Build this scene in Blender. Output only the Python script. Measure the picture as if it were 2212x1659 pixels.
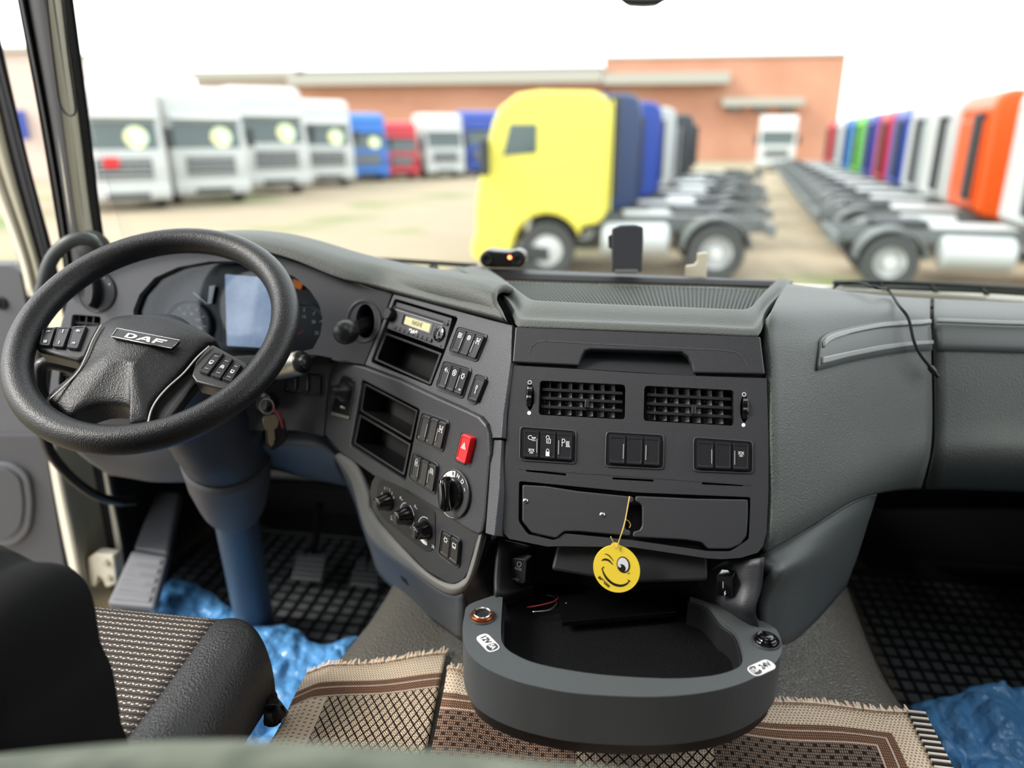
import bpy, bmesh, math, random
from mathutils import Vector, Matrix, noise
from mathutils.bvhtree import BVHTree
random.seed(7)
for _o in list(bpy.data.objects): bpy.data.objects.remove(_o)
SC = bpy.context.scene
COL = SC.collection

# ------------------------------------------------------------------ camera, sky, exposure
IW, IH, FPX = 2212.0, 1659.0, 1600.0
PITCH, YAW, CZ = math.radians(18.5), math.radians(9.0), 1.2
_sp, _cp, _sy, _cy = math.sin(PITCH), math.cos(PITCH), math.sin(YAW), math.cos(YAW)
CF = Vector((-_sy*_cp, _cy*_cp, -_sp)); CR = Vector((_cy, _sy, 0)); CU = CR.cross(CF)
CAM = Vector((0, 0, CZ))
GROUND = CZ - 2.4
cd = bpy.data.cameras.new('camera'); cam = bpy.data.objects.new('camera', cd); COL.objects.link(cam)
cd.sensor_width = 36; cd.lens = FPX/IW*36; cd.clip_start = .02; cd.clip_end = 600
cam.matrix_world = Matrix(((CR.x, CU.x, -CF.x, 0), (CR.y, CU.y, -CF.y, 0), (CR.z, CU.z, -CF.z, CZ), (0, 0, 0, 1)))
cd.dof.use_dof = True; cd.dof.focus_distance = 1.06; cd.dof.aperture_fstop = 1.8
SC.camera = cam
wd = bpy.data.worlds.new('sky'); SC.world = wd; wd.use_nodes = True
bgn = wd.node_tree.nodes['Background']; bgn.inputs[0].default_value = (.95, .97, 1.0, 1); bgn.inputs[1].default_value = 2.2
sd = bpy.data.lights.new('sun', 'SUN'); sd.energy = 2.6; sd.angle = math.radians(18); sd.color = (1, .95, .87)
sun = bpy.data.objects.new('sun', sd); COL.objects.link(sun)
sun.rotation_euler = Vector((.72, .28, -.64)).to_track_quat('-Z', 'Y').to_euler()
vs = SC.view_settings; vs.view_transform = 'Standard'; vs.look = 'None'; vs.exposure = 0.65; vs.gamma = 1.0; vs.use_curve_mapping = False

# ------------------------------------------------------------------ photograph rays -> points in the place
def ray(x, y): return CF + CR*((x-IW/2)/FPX) + CU*((IH/2-y)/FPX)
def PY(x, y, Y): d = ray(x, y); return CAM + d*(Y/d.y)
def PZ(x, y, Z): d = ray(x, y); return CAM + d*((Z-CZ)/d.z)
class Plane:
    def __init__(s, o, h, tau=0.0, up=None):
        s.o = Vector(o); s.h = Vector(h).normalized()
        if up is None:
            t = math.radians(tau); nh = Vector((s.h.y, -s.h.x, 0))
            up = Vector((0, 0, math.cos(t))) - nh*math.sin(t)
        up = Vector(up); s.n = s.h.cross(up).normalized(); s.up = s.n.cross(s.h).normalized()
    def at(s, x, y, off=0.0):
        d = ray(x, y); return CAM + d*((s.o + s.n*off - CAM).dot(s.n)/d.dot(s.n))
    def uv(s, x, y, off=0.0):
        p = s.at(x, y, off) - s.o; return (p.dot(s.h), p.dot(s.up))
    def w(s, a, b, off=0.0): return s.o + s.h*a + s.up*b + s.n*off

# ------------------------------------------------------------------ materials
def lin(c):
    c /= 255.0; return c/12.92 if c <= .04045 else ((c+.055)/1.055)**2.4
def rgb(c): return (lin(c[0]), lin(c[1]), lin(c[2]), 1)
MATS = {}
def M(name, c, rough=.5, metal=0.0, bump=None, spec=.5, c2=None, c2scale=30, emit=None, trans=0.0, coat=0.0, bkind='noise'):
    m = bpy.data.materials.new(name); m.use_nodes = True; nt = m.node_tree; b = nt.nodes['Principled BSDF']
    b.inputs['Base Color'].default_value = rgb(c); b.inputs['Roughness'].default_value = rough
    b.inputs['Metallic'].default_value = metal; b.inputs['Specular IOR Level'].default_value = spec
    if coat: b.inputs['Coat Weight'].default_value = coat
    if trans: b.inputs['Transmission Weight'].default_value = trans
    if emit: b.inputs['Emission Color'].default_value = rgb(emit[0]); b.inputs['Emission Strength'].default_value = emit[1]
    if bump or c2:
        tc = nt.nodes.new('ShaderNodeTexCoord')
    if bump:
        if bkind == 'noise':
            t = nt.nodes.new('ShaderNodeTexNoise'); t.inputs['Detail'].default_value = 2; out = t.outputs['Fac']
        else:
            t = nt.nodes.new('ShaderNodeTexVoronoi'); t.feature = 'SMOOTH_F1'; out = t.outputs['Distance']
        t.inputs['Scale'].default_value = bump[0]
        nt.links.new(tc.outputs['Object'], t.inputs['Vector'])
        bn = nt.nodes.new('ShaderNodeBump'); bn.inputs['Strength'].default_value = bump[1]; bn.inputs['Distance'].default_value = bump[2]
        nt.links.new(out, bn.inputs['Height']); nt.links.new(bn.outputs[0], b.inputs['Normal'])
    if c2:
        t2 = nt.nodes.new('ShaderNodeTexNoise'); t2.inputs['Scale'].default_value = c2scale; t2.inputs['Detail'].default_value = 4
        nt.links.new(tc.outputs['Object'], t2.inputs['Vector'])
        r = nt.nodes.new('ShaderNodeValToRGB'); r.color_ramp.elements[0].position = .38; r.color_ramp.elements[1].position = .62
        r.color_ramp.elements[0].color = rgb(c); r.color_ramp.elements[1].color = rgb(c2)
        nt.links.new(t2.outputs['Fac'], r.inputs[0]); nt.links.new(r.outputs[0], b.inputs['Base Color'])
    MATS[name] = m; return m
def glass_mat(name, tint=(255, 255, 255), ior=1.45, rough=0.0):
    m = bpy.data.materials.new(name); m.use_nodes = True; nt = m.node_tree; nt.nodes.clear()
    out = nt.nodes.new('ShaderNodeOutputMaterial'); mx = nt.nodes.new('ShaderNodeMixShader'); fr = nt.nodes.new('ShaderNodeFresnel')
    fr.inputs[0].default_value = ior
    t = nt.nodes.new('ShaderNodeBsdfTransparent'); t.inputs[0].default_value = rgb(tint)
    g = nt.nodes.new('ShaderNodeBsdfGlossy'); g.inputs['Roughness'].default_value = rough
    nt.links.new(fr.outputs[0], mx.inputs[0]); nt.links.new(t.outputs[0], mx.inputs[1]); nt.links.new(g.outputs[0], mx.inputs[2])
    nt.links.new(mx.outputs[0], out.inputs[0]); MATS[name] = m; return m
M('fascia', (60, 61, 65), .42, bump=(700, .5, .0008))
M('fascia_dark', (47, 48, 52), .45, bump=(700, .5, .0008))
M('centre', (48, 49, 52), .45, bump=(700, .45, .0007))
M('soft', (76, 79, 75), .6, bump=(380, .8, .0016))
M('soft_grey', (77, 82, 79), .55, bump=(380, .8, .0016))
M('lower_grey', (68, 73, 73), .5, bump=(600, .4, .0009))
M('black_shade_plastic', (22, 23, 25), .55, bump=(700, .3, .0006))  # black plastic; its tone also paints shade onto flap, cheek and tray wall
M('bluegrey', (64, 69, 75), .55, bump=(600, .3, .0008))
M('band', (112, 112, 108), .55, bump=(700, .4, .001))
M('inlay', (82, 87, 86), .45)
M('shelf_rubber', (64, 70, 66), .7, spec=.3)
M('inlay_light', (128, 132, 128), .45)
M('black', (16, 16, 18), .35)
M('black_gloss', (10, 10, 12), .12, coat=.5)
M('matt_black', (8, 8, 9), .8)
M('button', (36, 36, 39), .28, bump=(1200, .12, .0003))
M('wheel_rim', (13, 13, 15), .4, spec=.4, bump=(640, .55, .0008), bkind='voronoi')
M('hub', (22, 23, 25), .42, spec=.4, bump=(600, .6, .0009), bkind='voronoi')
M('pod', (22, 23, 25), .4, bump=(900, .2, .0005))
M('chrome', (205, 205, 205), .22, metal=1)
M('silver', (160, 158, 152), .38, metal=.8)
M('steel', (150, 150, 150), .35, metal=.9)
M('white_print', (235, 235, 235), .6)
M('grey_print', (150, 150, 150), .6)
M('red_button', (205, 22, 30), .3, emit=((205, 22, 30), .05))
M('lcd', (176, 172, 130), .3, emit=((176, 172, 130), .12))
M('lcd_ink', (70, 68, 52), .6)
M('screen_reflection', (120, 132, 150), .15, emit=((150, 170, 200), .4), c2=(215, 220, 226), c2scale=14)  # mottled glow paints a cloudy reflection onto the unlit cluster display
M('emblem', (10, 10, 12), .4)
M('vane', (120, 122, 124), .45)
M('dial', (24, 25, 28), .4)
M('dial_ring', (150, 152, 155), .35, metal=.6)
M('red_print', (210, 60, 60), .5)
M('orange_print', (220, 120, 30), .4, emit=((220, 110, 20), .2))
M('yellow_card', (255, 222, 66), .55)
M('ink', (22, 18, 12), .6)
M('string', (214, 182, 96), .6)
M('copper', (150, 74, 30), .3, metal=.8)
M('tray', (70, 74, 76), .5, bump=(900, .3, .0007))
M('tray_side', (52, 55, 58), .5, bump=(900, .3, .0007))
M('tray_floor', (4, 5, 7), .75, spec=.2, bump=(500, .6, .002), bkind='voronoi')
M('tunnel', (92, 90, 84), .27, bump=(280, .8, .0026), bkind='voronoi')
M('floor_dark', (22, 23, 27), .8)
M('rubber', (74, 77, 79), .6, bump=(300, .2, .001))
M('rubber_rib', (20, 21, 24), .55)
M('firewall', (14, 14, 18), .9)
M('leatherette', (34, 34, 35), .5, bump=(330, .8, .0015), bkind='voronoi')
M('seat_black', (5, 5, 6), .9, spec=.2)
M('cushion', (122, 126, 110), .9, c2=(92, 98, 84), c2scale=25)
M('cream', (196, 190, 172), .5)
M('pillar', (168, 163, 143), .55)
M('pillar_dark', (48, 48, 50), .6)
M('seal', (14, 14, 16), .5)
M('handle', (58, 62, 62), .45)
M('door_grey', (84, 85, 89), .6, bump=(700, .3, .0008))
M('door_dark', (66, 67, 71), .6)
M('footrest', (104, 104, 108), .6)
M('column', (38, 44, 54), .55)
M('column_tube', (50, 66, 84), .5)
M('metal_key', (150, 138, 116), .35, metal=.7)
M('tablet', (12, 12, 14), .15)
M('wire_red', (120, 24, 40), .5)
M('led', (255, 120, 70), .4, emit=((255, 110, 60), 6))
M('wiper', (26, 30, 28), .6)
M('beige', (218, 210, 186), .5)
glass_mat('glass', (250, 253, 252), 1.18)
glass_mat('cluster_glass', (245, 248, 250), 1.33, .02)
def bag_mat():
    m = M('bag', (108, 176, 232), .15, spec=.8, bump=(55, .7, .012))
    nt = m.node_tree; b = nt.nodes['Principled BSDF']; tl = nt.nodes.new('ShaderNodeBsdfTranslucent'); tl.inputs[0].default_value = rgb((90, 170, 235))
    mx = nt.nodes.new('ShaderNodeMixShader'); mx.inputs[0].default_value = .3
    out = nt.nodes['Material Output']
    nt.links.new(b.outputs[0], mx.inputs[1]); nt.links.new(tl.outputs[0], mx.inputs[2]); nt.links.new(mx.outputs[0], out.inputs[0])
bag_mat()

# ------------------------------------------------------------------ builders
WL = {}
def wl(p): return WL[p.name] if p is not None else Vector((0, 0, 0))
def tag(o, label, cat, group=None, kind=None):
    o['label'] = label; o['category'] = cat
    if group: o['group'] = group
    if kind: o['kind'] = kind
    return o
def thing(name, label, cat, loc, group=None):
    o = bpy.data.objects.new(name, None); COL.objects.link(o); o.location = loc; o.empty_display_size = .05
    WL[o.name] = Vector(loc); return tag(o, label, cat, group)
def add(name, me, mat, parent, org):
    o = bpy.data.objects.new(name, me); COL.objects.link(o)
    if mat: me.materials.append(MATS[mat])
    o.parent = parent; o.location = Vector(org) - wl(parent); WL[o.name] = Vector(org); return o
def mods(o, bevel=0, seg=2, sub=0, solid=0, ang=35, soff=-1):
    if solid:
        s = o.modifiers.new('solid', 'SOLIDIFY'); s.thickness = solid; s.offset = soff
    if bevel:
        b = o.modifiers.new('bevel', 'BEVEL'); b.width = bevel; b.segments = seg; b.limit_method = 'ANGLE'
        b.angle_limit = math.radians(ang); b.use_clamp_overlap = True; b.harden_normals = False
    if sub:
        s = o.modifiers.new('sub', 'SUBSURF'); s.levels = sub; s.render_levels = sub
    return o
def mk(name, verts, faces, mat, parent=None, smooth=False, bevel=0, seg=2, sub=0, solid=0, ang=35, fix=True, soff=-1):
    vsx = [Vector(v) for v in verts]
    lo = [min(v[i] for v in vsx) for i in range(3)]; hi = [max(v[i] for v in vsx) for i in range(3)]
    org = Vector([(a+b)/2 for a, b in zip(lo, hi)])
    me = bpy.data.meshes.new(name); me.from_pydata([v-org for v in vsx], [], faces)
    if fix:
        bm = bmesh.new(); bm.from_mesh(me); bmesh.ops.recalc_face_normals(bm, faces=bm.faces); bm.to_mesh(me); bm.free()
    if smooth: me.shade_smooth()
    return mods(add(name, me, mat, parent, org), bevel, seg, sub, solid, ang, soff)
def from_bm(name, bm, mat, parent=None, smooth=False, bevel=0, seg=2, sub=0, fix=True):
    if fix: bmesh.ops.recalc_face_normals(bm, faces=bm.faces)
    vsx = [v.co for v in bm.verts]
    org = Vector([(min(v[i] for v in vsx)+max(v[i] for v in vsx))/2 for i in range(3)])
    for v in bm.verts: v.co -= org
    me = bpy.data.meshes.new(name); bm.to_mesh(me); bm.free()
    if smooth: me.shade_smooth()
    return mods(add(name, me, mat, parent, org), bevel, seg, sub)
def rnd(pts, r, k=4):
    out = []; n = len(pts)
    for i in range(n):
        a, b, c = Vector(pts[i-1]).to_2d(), Vector(pts[i]).to_2d(), Vector(pts[(i+1) % n]).to_2d()
        d1, d2 = a-b, c-b; t = min(r, d1.length*.45, d2.length*.45)
        p, q = b+d1.normalized()*t, b+d2.normalized()*t
        for j in range(k+1):
            s = j/k; v = p*(1-s)**2 + b*2*s*(1-s) + q*s*s; out.append((v.x, v.y))
    return out
def ell(cx, cy, rx, ry, n=28, rot=0.0):
    c, s = math.cos(rot), math.sin(rot)
    return [(cx+rx*math.cos(t)*c-ry*math.sin(t)*s, cy+rx*math.cos(t)*s+ry*math.sin(t)*c) for t in [2*math.pi*i/n for i in range(n)]]
def plate3(name, loops, n, depth, mat, parent, bevel=0, smooth=False, back=True):
    bm = bmesh.new(); fl = []; edges = []
    for lp in loops:
        v = [bm.verts.new(p) for p in lp]
        edges += [bm.edges.new((v[i], v[(i+1) % len(v)])) for i in range(len(v))]; fl.append(v)
    if len(loops) == 1: bm.faces.new(fl[0])
    else: bmesh.ops.triangle_fill(bm, use_beauty=True, use_dissolve=False, edges=edges, normal=n)
    if depth:
        for k, v in enumerate(fl):
            b = [bm.verts.new(p.co-n*depth) for p in v]
            for i in range(len(v)):
                j = (i+1) % len(v); bm.faces.new((v[i], v[j], b[j], b[i]))
            if k == 0 and len(loops) == 1 and back: bm.faces.new(b)
    return from_bm(name, bm, mat, parent, bevel=bevel, smooth=smooth)
def plate(name, P, outer, mat, parent, off=0.0, depth=.01, holes=(), bevel=.0012, back=True):
    return plate3(name, [[P.at(x, y, off) for x, y in lp] for lp in [outer]+list(holes)], P.n, depth, mat, parent, bevel, back=back)
def bil(q, u, v):
    a, b, c, d = [Vector(p).to_2d() for p in q]     # TL TR BR BL
    p = (a*(1-u)+b*u)*(1-v) + (d*(1-u)+c*u)*v; return (p.x, p.y)
def sub_q(q, u0, v0, u1, v1): return [bil(q, u0, v0), bil(q, u1, v0), bil(q, u1, v1), bil(q, u0, v1)]
def cat(pts, n, closed=False):
    L = len(pts); out = []
    segs = L if closed else L-1
    for i in range(segs):
        p1, p2 = pts[i % L], pts[(i+1) % L]
        p0 = pts[(i-1) % L] if (closed or i > 0) else p1*2-p2
        p3 = pts[(i+2) % L] if (closed or i+2 < L) else p2*2-p1
        for j in range(n):
            t = j/n
            out.append(.5*((2*p1)+(p2-p0)*t+(2*p0-5*p1+4*p2-p3)*t*t+(3*p1-p0-3*p2+p3)*t**3))
    if not closed: out.append(pts[-1])
    return out
def grid_faces(R, Cn, cu=False):
    f = []
    for i in range(R-1):
        for j in range(Cn if cu else Cn-1):
            k = (j+1) % Cn; f.append((i*Cn+j, i*Cn+k, (i+1)*Cn+k, (i+1)*Cn+j))
    return f
def patch(name, rows, mat, parent, nu=5, nv=5, thick=.006, smooth=True, lin_rows=False):
    """rows: lists of points top to bottom; smooth surface through them, thickened away from the cabin"""
    rr = [cat([Vector(p) for p in r], nu) for r in rows]
    cols = [cat([r[j] for r in rr], 1 if lin_rows else nv) for j in range(len(rr[0]))]
    R, Cn = len(cols[0]), len(cols)
    v = [cols[j][i] for i in range(R) for j in range(Cn)]
    f = grid_faces(R, Cn)
    c = sum(v, Vector())/len(v); a = f[len(f)//2]
    nrm = (v[a[1]]-v[a[0]]).cross(v[a[3]]-v[a[0]])
    if nrm.dot(CAM-v[a[0]]) < 0: f = [tuple(reversed(q)) for q in f]
    o = mk(name, v, f, mat, parent, smooth=smooth, solid=thick, fix=False)
    BV[o.name] = (v, f); return o
BV = {}
def bvh(*os):
    V, Fc = [], []
    for o in os:
        v, f = BV[o.name]; k = len(V); V += v; Fc += [tuple(i+k for i in q) for q in f]
    return BVHTree.FromPolygons(V, Fc)
def hit(b, x, y, off=0.0):
    d = ray(x, y).normalized(); loc, n, i, t = b.ray_cast(CAM, d)
    if loc is None: return None
    if n.dot(d) > 0: n = -n
    return loc+n*off
def tube(name, pts, r, mat, parent=None, n=4, seg=10, closed=False, radii=None, caps=True, flat=1.0):
    P = [Vector(p) for p in pts]
    path = cat(P, n, closed) if n > 1 else P
    L = len(path); rs = [r]*L
    if radii:
        rs = []
        for i in range(L):
            t = i/(L-1)*(len(radii)-1); k = min(int(t), len(radii)-2); rs.append(radii[k]*(1-(t-k))+radii[k+1]*(t-k))
    v = []; up = None
    for i in range(L):
        a = path[i-1] if (closed or i > 0) else path[0]; b = path[(i+1) % L] if (closed or i < L-1) else path[-1]
        d = (b-a).normalized()
        if up is None: up = d.orthogonal().normalized()
        up = (up-d*up.dot(d)).normalized(); s = d.cross(up)
        for k in range(seg):
            t = 2*math.pi*k/seg; v.append(path[i]+(up*math.cos(t)+s*math.sin(t)*flat)*rs[i])
    f = grid_faces(L, seg, True)
    if closed: f += [((L-1)*seg+k, (L-1)*seg+(k+1) % seg, (k+1) % seg, k) for k in range(seg)]
    elif caps: f += [tuple(range(seg)), tuple(range((L-1)*seg, L*seg))]
    return mk(name, v, f, mat, parent, smooth=True)
def lathe(name, base, axis, prof, mat, parent=None, seg=28, smooth=True, bevel=0, xdir=None, sy=1.0, caps=True):
    """prof: (radius, height along axis) pairs"""
    ax = Vector(axis).normalized(); a = Vector(xdir) if xdir is not None else ax.orthogonal()
    a = (a-ax*a.dot(ax)).normalized(); b = ax.cross(a); v = []
    for r, h in prof:
        for k in range(seg):
            t = 2*math.pi*k/seg; v.append(Vector(base)+ax*h+(a*math.cos(t)+b*math.sin(t)*sy)*r)
    f = grid_faces(len(prof), seg, True)
    if caps and prof[0][0] > 1e-6: f.append(tuple(range(seg)))
    if caps and prof[-1][0] > 1e-6: f.append(tuple(range((len(prof)-1)*seg, len(prof)*seg)))
    o = mk(name, v, f, mat, parent, smooth=False, bevel=bevel)
    if smooth:
        o.data.shade_smooth()
        try: o.data.set_sharp_from_angle(angle=math.radians(40))
        except Exception: pass
    return o
def box(name, c, s, mat, parent=None, rot=None, bevel=.002, seg=2):
    hx, hy, hz = s[0]/2, s[1]/2, s[2]/2
    v = [Vector((x, y, z)) for x in (-hx, hx) for y in (-hy, hy) for z in (-hz, hz)]
    if rot is not None: v = [rot @ p for p in v]
    v = [p+Vector(c) for p in v]
    return mk(name, v, [(0, 1, 3, 2), (4, 6, 7, 5), (0, 4, 5, 1), (2, 3, 7, 6), (0, 2, 6, 4), (1, 5, 7, 3)], mat, parent, bevel=bevel, seg=seg)
def ribbon(name, P, lines, w, mat, parent, off, fills=(), th=.0004):
    """flat print: polylines and filled outlines given in photograph pixels, laid on plane P"""
    bm = bmesh.new()
    def quad(a, b):
        d = (b-a)
        if d.length < 1e-6: return
        s = P.n.cross(d).normalized()*(w/2); e = d.normalized()*(w*.3)
        bm.faces.new([bm.verts.new(p) for p in (a-s-e, b-s+e, b+s+e, a+s-e)])
    for ln in lines:
        pts = [P.at(x, y, off) for x, y in ln]
        for a, b in zip(pts, pts[1:]): quad(a, b)
    for fp in fills: bm.faces.new([bm.verts.new(P.at(x, y, off)) for x, y in fp])
    return from_bm(name, bm, mat, parent, fix=False)
def text(name, s, P, px, py, hm, mat, parent, off, ang=0.0, sx=1.0, bold=0.0):
    cu = bpy.data.curves.new(name, 'FONT'); cu.body = s; cu.size = hm/.69; cu.align_x = 'CENTER'; cu.align_y = 'CENTER'; cu.offset = bold
    t = bpy.data.objects.new(name, cu); COL.objects.link(t)
    me = bpy.data.meshes.new_from_object(t.evaluated_get(bpy.context.evaluated_depsgraph_get()))
    bpy.data.objects.remove(t); bpy.data.curves.remove(cu)
    c = P.at(px, py, off); ca, sa = math.cos(ang), math.sin(ang)
    h = P.h*ca+P.up*sa; u = P.up*ca-P.h*sa
    for v in me.vertices: v.co = h*(v.co.x*sx)+u*v.co.y
    me.materials.clear(); return add(name, me, mat, parent, c)

# icon strokes in a unit square (x right, y down); 'F' fills
def arc(cx, cy, r, a0, a1, n=8, ry=None): return [(cx+r*math.cos(math.radians(a0+(a1-a0)*i/n)), cy+(ry or r)*math.sin(math.radians(a0+(a1-a0)*i/n))) for i in range(n+1)]
LAMP = [[(.1, .3), (.9, .3)], arc(.5, .3, .3, 0, 180), [(.1, .65), (.2, .55)], [(.28, .95), (.36, .75)], [(.5, 1), (.5, .8)], [(.72, .95), (.64, .75)], [(.9, .65), (.8, .55)]]
ICON = {
 'lamp': (LAMP, []),
 'moonlamp': ([arc(.3, .35, .3, 60, 300), [(.45, .3), (.95, .3)], arc(.7, .3, .2, 0, 180), [(.5, .8), (.55, .65)], [(.7, .85), (.7, .65)], [(.9, .8), (.85, .65)]], []),
 'lock': ([arc(.5, .4, .22, 180, 360), [(.28, .4), (.28, .5)], [(.72, .4), (.72, .5)]], [[(.2, .48), (.8, .48), (.8, 1), (.2, 1)]]),
 'unlock': ([arc(.38, .3, .22, 150, 360), [(.6, .3), (.6, .5)], [(.25, .5), (.8, .5), (.8, 1), (.25, 1), (.25, .5)], [(.5, .65), (.5, .85)]], []),
 'pheat': ([[(.08, 1), (.08, .1), (.3, .1), (.42, .3), (.3, .52), (.08, .52)], [(.6, .35), (.55, .6), (.62, .9)], [(.75, .35), (.7, .6), (.77, .9)], [(.9, .35), (.85, .6), (.92, .9)], [(.52, 1), (1, 1)]], []),
 'axle': ([[(.15, .1), (.15, .9)], [(.85, .1), (.85, .9)], [(0, .1), (.3, .1)], [(0, .9), (.3, .9)], [(.7, .1), (1, .1)], [(.7, .9), (1, .9)], [(.15, .5), (.85, .5)], [(.5, .3), (.5, .7)]], []),
 'mirror': ([[(.1, .1), (.9, .2), (.9, .8), (.1, .9), (.1, .1)], [(.3, .35), (.7, .65)], [(.3, .65), (.7, .35)]], []),
 'valve': ([arc(.5, .5, .4, 0, 360, 14), [(.3, .3), (.7, .7)], [(.7, .3), (.3, .7)]], []),
 'tank': ([[(.2, .2), (.2, .95), (.8, .95), (.8, .2)], [(.4, .35), (.4, .7)], [(.6, .35), (.6, .7)], arc(.5, .15, .2, 180, 360)], []),
 'wave': ([[(.1, .9), (.1, .4), (.3, .2), (.7, .2), (.9, .4), (.9, .9)], arc(.5, .6, .18, 0, 360, 10)], []),
 'snow': ([arc(.5, .5, .35, 0, 360, 10)] + [[(.5+.3*math.cos(a), .5+.3*math.sin(a)), (.5+.5*math.cos(a), .5+.5*math.sin(a))] for a in [i*math.pi/3 for i in range(6)]], []),
 'car': ([[(.1, .2), (.9, .2), (.9, .7), (.1, .7), (.1, .2)], arc(.3, .8, .14, 0, 360, 8), arc(.7, .8, .14, 0, 360, 8)], []),
 'key': ([arc(.5, .2, .2, 0, 360, 10), [(.5, .4), (.5, 1)], [(.5, .8), (.7, .8)]], []),
 'tri': ([[(.5, 0), (1, .95), (0, .95), (.5, 0)], [(.5, .35), (.72, .8), (.28, .8), (.5, .35)]], []),
 'dial': ([arc(.5, .6, .4, 180, 360), [(.5, .6), (.75, .3)]], []),
 'turn': ([[(.1, .5), (.5, .2)], [(.1, .5), (.5, .8)], [(.1, .5), (.7, .5)], arc(.7, .65, .18, -90, 60)], []),
 'fan': ([[(.1, .1), (.9, .1), (.9, .9), (.1, .9), (.1, .1)], [(.5, .1), (.5, .9)], [(.1, .5), (.9, .5)]], []),
 'vert': ([[(.5, 0), (.5, 1)]], []),
 'bolt': ([[(.6, 0), (.3, .5), (.7, .5), (.35, 1)]], []),
 'usb': ([[(0, .5), (1, .5)], [(.3, .5), (.5, .1), (.7, .1)], [(.45, .5), (.65, .9), (.8, .9)]], []),
 'ring': ([arc(.5, .5, .5, 0, 360, 16)], []),
 'person': ([arc(.35, .2, .15, 0, 360, 8), [(.35, .35), (.5, .7), (.9, .7)], [(.1, .6), (.4, .45)]], []),
}
def icon(kind, q, P, off, w, mat, parent, name='symbol'):
    ln, fl = ICON[kind]
    return ribbon(name, P, [[bil(q, *p) for p in l] for l in ln], w, mat, parent, off, [[bil(q, *p) for p in l] for l in fl])
def key_part(name, q, P, off, depth, mat, parent, bevel=.0022, r=4):
    """a rocker or push key: raised body with a slightly dished face"""
    outer = [P.at(x, y, off) for x, y in rnd(q, r, 3)]
    n = P.n; c = sum(outer, Vector())/len(outer); bm = bmesh.new()
    rings = [[p-n*depth for p in outer], [p-n*.0018 for p in outer], [p+(c-p)*.06 for p in outer], [p+(c-p)*.16 for p in outer], [p+(c-p)*.22-n*.0009 for p in outer]]
    vr = [[bm.verts.new(p) for p in r_] for r_ in rings]; N = len(outer)
    for a, b in zip(vr, vr[1:]):
        for i in range(N): bm.faces.new((a[i], a[(i+1) % N], b[(i+1) % N], b[i]))
    bm.faces.new(vr[-1]); bm.faces.new(vr[0])
    return from_bm(name, bm, mat, parent)
def switch_bank(P, q, n, label, icons, off=.0, group='rocker switch banks', slits=(), vertical=False):
    """icons: (key index, kind, u0, v0, u1, v1) inside that key"""
    t = thing('switch_bank', label, 'switch bank', P.at(*bil(q, .5, .5), 0), group)
    holder = rnd(q, 8, 4)
    plate('frame', P, holder, 'black', t, off+.0008, .006, bevel=.0006)
    cx_, cy_ = bil(q, .5, .5); w_ = max(abs(q[1][0]-q[0][0]), 20)
    big = rnd([(x+(x-cx_)/max(abs(x-cx_), 1)*2.6, y+(y-cy_)/max(abs(y-cy_), 1)*2.6) for x, y in q], 9, 4)
    plate3('bezel', [[P.at(x, y, off+.0022) for x, y in big], [P.at(x, y, off+.0022) for x, y in holder]], P.n, .004, 'fascia', t, .0008)
    ks = []
    for i in range(n):
        u0 = .04+.92*i/n; u1 = .04+.92*(i+1)/n
        kq = sub_q(q, u0+.012, .07, u1-.012, .93)
        k = key_part('rocker', kq, P, off+.0065, .006, 'button', t, r=3); ks.append((k, kq))
    for i, side in slits:
        k, kq = ks[i]; u = .88 if side else .12
        ribbon('light_bar', P, [[bil(kq, u, .3), bil(kq, u, .8)]], .0012, 'grey_print', k, off+.0072)
    for i, kind, u0, v0, u1, v1 in icons:
        k, kq = ks[i]; icon(kind, sub_q(kq, u0, v0, u1, v1), P, off+.0072, .0008, 'white_print', k)
    return t
# ------------------------------------------------------------------ panel planes of the dashboard
XH = Vector((1, 0, 0)); OC = PY(1108, 700, 1.03); HH = Vector((.766, -.643, 0))
U = Plane(OC, HH, 25)
C = Plane(OC, XH, 28)
Mp = Plane(U.at(900, 850)+U.n*.008, HH, 15)
L = Plane(Mp.at(945, 1102)-Mp.n*.006, HH, 7)
_s0, _s1 = U.at(848, 634), U.at(787, 789)
D = Plane(_s0, XH, up=_s0-_s1)
K = Plane(Mp.at(706, 860), XH, 14)

# ------------------------------------------------------------------ cab shell
floor = box('floor', (0, .75, -.05), (2.5, 3.1, .1), 'floor_dark', bevel=0); tag(floor, 'dark cab floor under the rubber mats', 'floor', kind='structure')
for _n, _c, _s, _l in (('wall_left', (-1.31, 1.84, .42), (.05, .6, .86), 'dark kick panel inside the driver footwell'), ('wall_right', (1.27, 1.0, .44), (.05, 2.42, .9), 'dark lower passenger door trim'), ('wall_rear', (0, -.9, 1.1), (2.5, .06, 2.4), 'grey rear wall of the cab behind the camera'), ('wall_left_rear', (-1.27, -.38, 1.1), (.06, 1.0, 2.4), 'grey cab side behind the driver door'), ('wall_right_rear', (1.27, -.38, 1.1), (.06, 1.0, 2.4), 'grey cab side behind the passenger door')):
    tag(box(_n, _c, _s, 'firewall' if 'dark' in _l else 'door_grey', bevel=.01), _l, 'wall', kind='structure')
ceil = bpy.data.objects.new('ceiling', None); COL.objects.link(ceil); ceil.location = (0, .4, 2.27); WL[ceil.name] = Vector(ceil.location); tag(ceil, 'pale cab ceiling with an added opening that lets light in', 'ceiling', kind='structure')
for _c, _s in (((0, 1.13, 2.27), (2.5, .95, .06)), ((0, -.62, 2.27), (2.5, .65, .06)), ((-.85, .18, 2.27), (.8, .95, .06)), ((.85, .18, 2.27), (.8, .95, .06))): box('headliner', _c, _s, 'cream', ceil, None, .005)  # panels around an added, unseen opening that brightens rug and seat
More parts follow.
